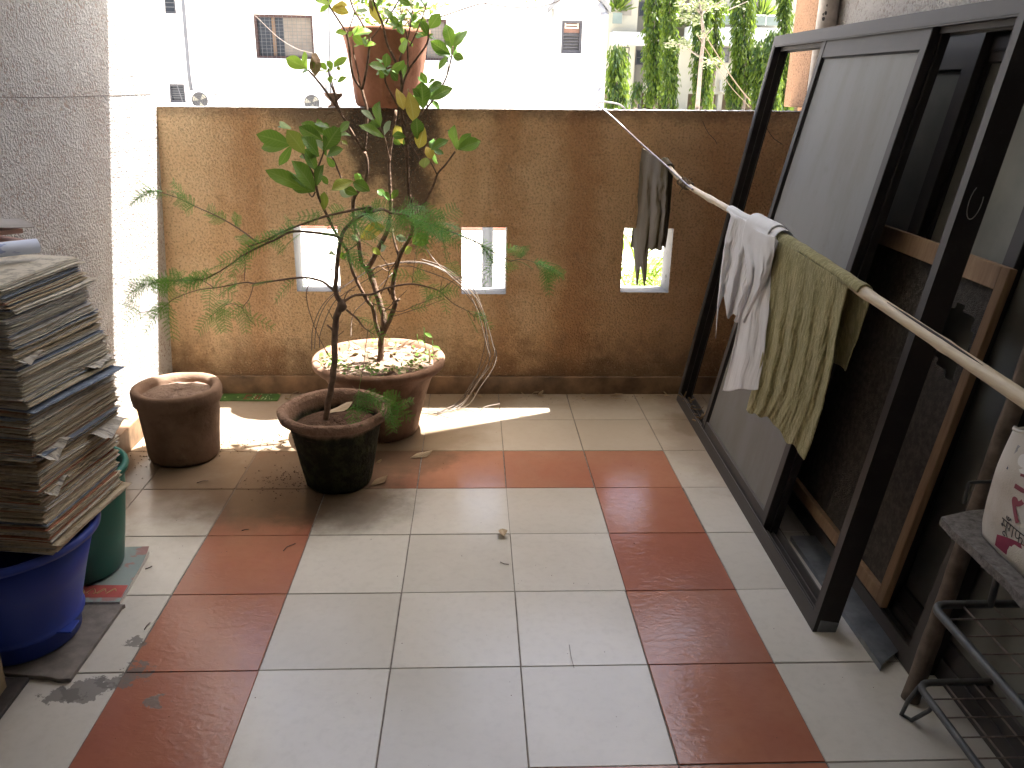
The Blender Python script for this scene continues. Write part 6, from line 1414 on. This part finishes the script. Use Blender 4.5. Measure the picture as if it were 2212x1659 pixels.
pb([(1640, 500), (1560, 450), (1500, 400), (1440, 380)], .03, .01); pb([(1600, 60), (1540, 90), (1480, 60)], .02, .01); pb([(1860, 90), (1950, 50), (2040, 10)], .018, .008); pb([(1655, 330), (1700, 280), (1740, 240)], .02, .01); pb([(1640, 520), (1700, 545), (1790, 530)], .018, .008); pb([(1560, 140), (1470, 160), (1420, 140)], .02, .008); pb([(1500, 400), (1400, 380), (1310, 370)], .016, .006)
part('branches', mb, M['trunk_far'], pt_)
lf = MB(); q = random.Random(31)
for x, y, w_, n_ in ((1490, 60, 45, 60), (1530, 160, 60, 90), (1560, 60, 50, 60), (1620, 40, 60, 50), (1700, 60, 60, 50), (1480, 150, 40, 45), (1660, 290, 40, 45), (1610, 180, 40, 40), (1480, 365, 50, 60), (1380, 380, 60, 60), (1690, 545, 60, 50), (1760, 525, 45, 40), (1720, 20, 60, 40), (1790, 50, 40, 30), (1500, 400, 30, 25), (1450, 20, 40, 30), (1960, 40, 60, 14)):
    for k in range(int(n_ * .7)):
        c_ = at(*z3(x + q.gauss(0, w_ * .55), y + q.gauss(0, w_ * .42)), Y=26 + q.uniform(-.5, .5)); d_ = Vector((q.gauss(0, 1), q.gauss(0, 1), q.gauss(0, .5))).normalized(); L = q.uniform(.10, .19); s_ = d_.cross(Vector((0, q.gauss(0, .4), 1))).normalized() * L * .3
        lf.add([c_, c_ + d_ * L * .5 + s_, c_ + d_ * L, c_ + d_ * L * .5 - s_], [(0, 1, 2, 3)])
part('crown', lf, M['dusty_leaf'], pt_)
# balcony plants of the block
for lab, x, y, w_, yy, sd in (('potted plant on the glass railed balcony of the cream block, upper left', 905, 60, 42, CY - .2, 1), ('spiky plant behind the glass railing right of the thick tree', 2160, 110, 45, CY - .8, 2), ('plants and red cloth in the upper loggia', 1490, 190, 40, CY - .1, 3), ('leafy plant behind the glass railing left of the thick tree', 1850, 165, 38, CY - .8, 4)):
    q = random.Random(sd); mb = MB(); c0 = at(*z3(x, y + w_), Y=yy)
    for k in range(90):
        d_ = Vector((q.gauss(0, .7), q.gauss(0, .5), abs(q.gauss(0, 1)))).normalized(); L = q.uniform(.3, .9) * w_ / 40; s_ = d_.cross(Vector((0, 1, .2))).normalized() * .05; b0 = c0 + d_ * L * .4
        mb.add([b0, b0 + d_ * L * .5 + s_, b0 + d_ * L, b0 + d_ * L * .5 - s_], [(0, 1, 2, 3)])
    tag(obj('balcony_plant', mb, M['ashoka']), lab, 'plant')
# ropes slung from the pale tree
for lab, uvz, r_ in (('jute rope slung from the pale tree down towards the leaning frames', [(1660, 290), (1760, 450), (1880, 640), (1990, 790), (2060, 870)], .013), ('thin pale rope left of the jute rope', [(1600, 300), (1690, 450), (1790, 600), (1900, 760), (2060, 930)], .008)):
    mb = MB(); mb.tube(smooth([at(*z3(a, b), Y=22) for a, b in uvz], 5), r_, 6); tag(obj('rope', mb, M['rope']), lab, 'rope')
# areca palm seen through the right hand opening
pm_ = thing('garden_palm', 'palm with feathery fronds seen through the right parapet opening', 'palm', (at(1400, 640, Y=5.4).x, 5.6, -1.15))
st = MB(); lf = MB(); q = random.Random(41); root = Vector((at(1400, 640, Y=5.4).x, 5.6, -1.1))
for k in range(15):
    a = k * .42 + q.uniform(-.2, .2); o_ = root + Vector((.18 * math.cos(a * 3), .18 * math.sin(a * 3), 0)); H = q.uniform(.8, 1.5); out = q.uniform(.5, 1.1); dr = Vector((math.cos(a), math.sin(a), 0))
    P_ = smooth([o_, o_ + dr * out * .25 + Vector((0, 0, H * .6)), o_ + dr * out * .65 + Vector((0, 0, H * .95)), o_ + dr * out * 1.15 + Vector((0, 0, H * .80))], 8)
    st.tube(P_, [.016 - .013 * i / (len(P_) - 1) for i in range(len(P_))], 6)
    for i in range(8, len(P_) - 1):
        tg = (P_[i+1] - P_[i]).normalized(); sd = tg.cross(Vector((0, 0, 1))).normalized()
        for j in (0, .5):
            p = P_[i].lerp(P_[i+1], j)
            for sg in (-1, 1):
                d_ = (sd * sg + tg * .7 + Vector((0, 0, q.uniform(-.35, .1)))).normalized(); L = q.uniform(.22, .34) * (1 - .4 * abs(i / len(P_) - .6)); w_ = d_.cross(Vector((0, 0, 1))).normalized() * .011
                lf.add([p, p + d_ * L * .4 + w_, p + d_ * L - Vector((0, 0, .05)), p + d_ * L * .4 - w_], [(0, 1, 2, 3)])
part('stems', st, M['palm'], pm_); part('fronds', lf, M['palm'], pm_)
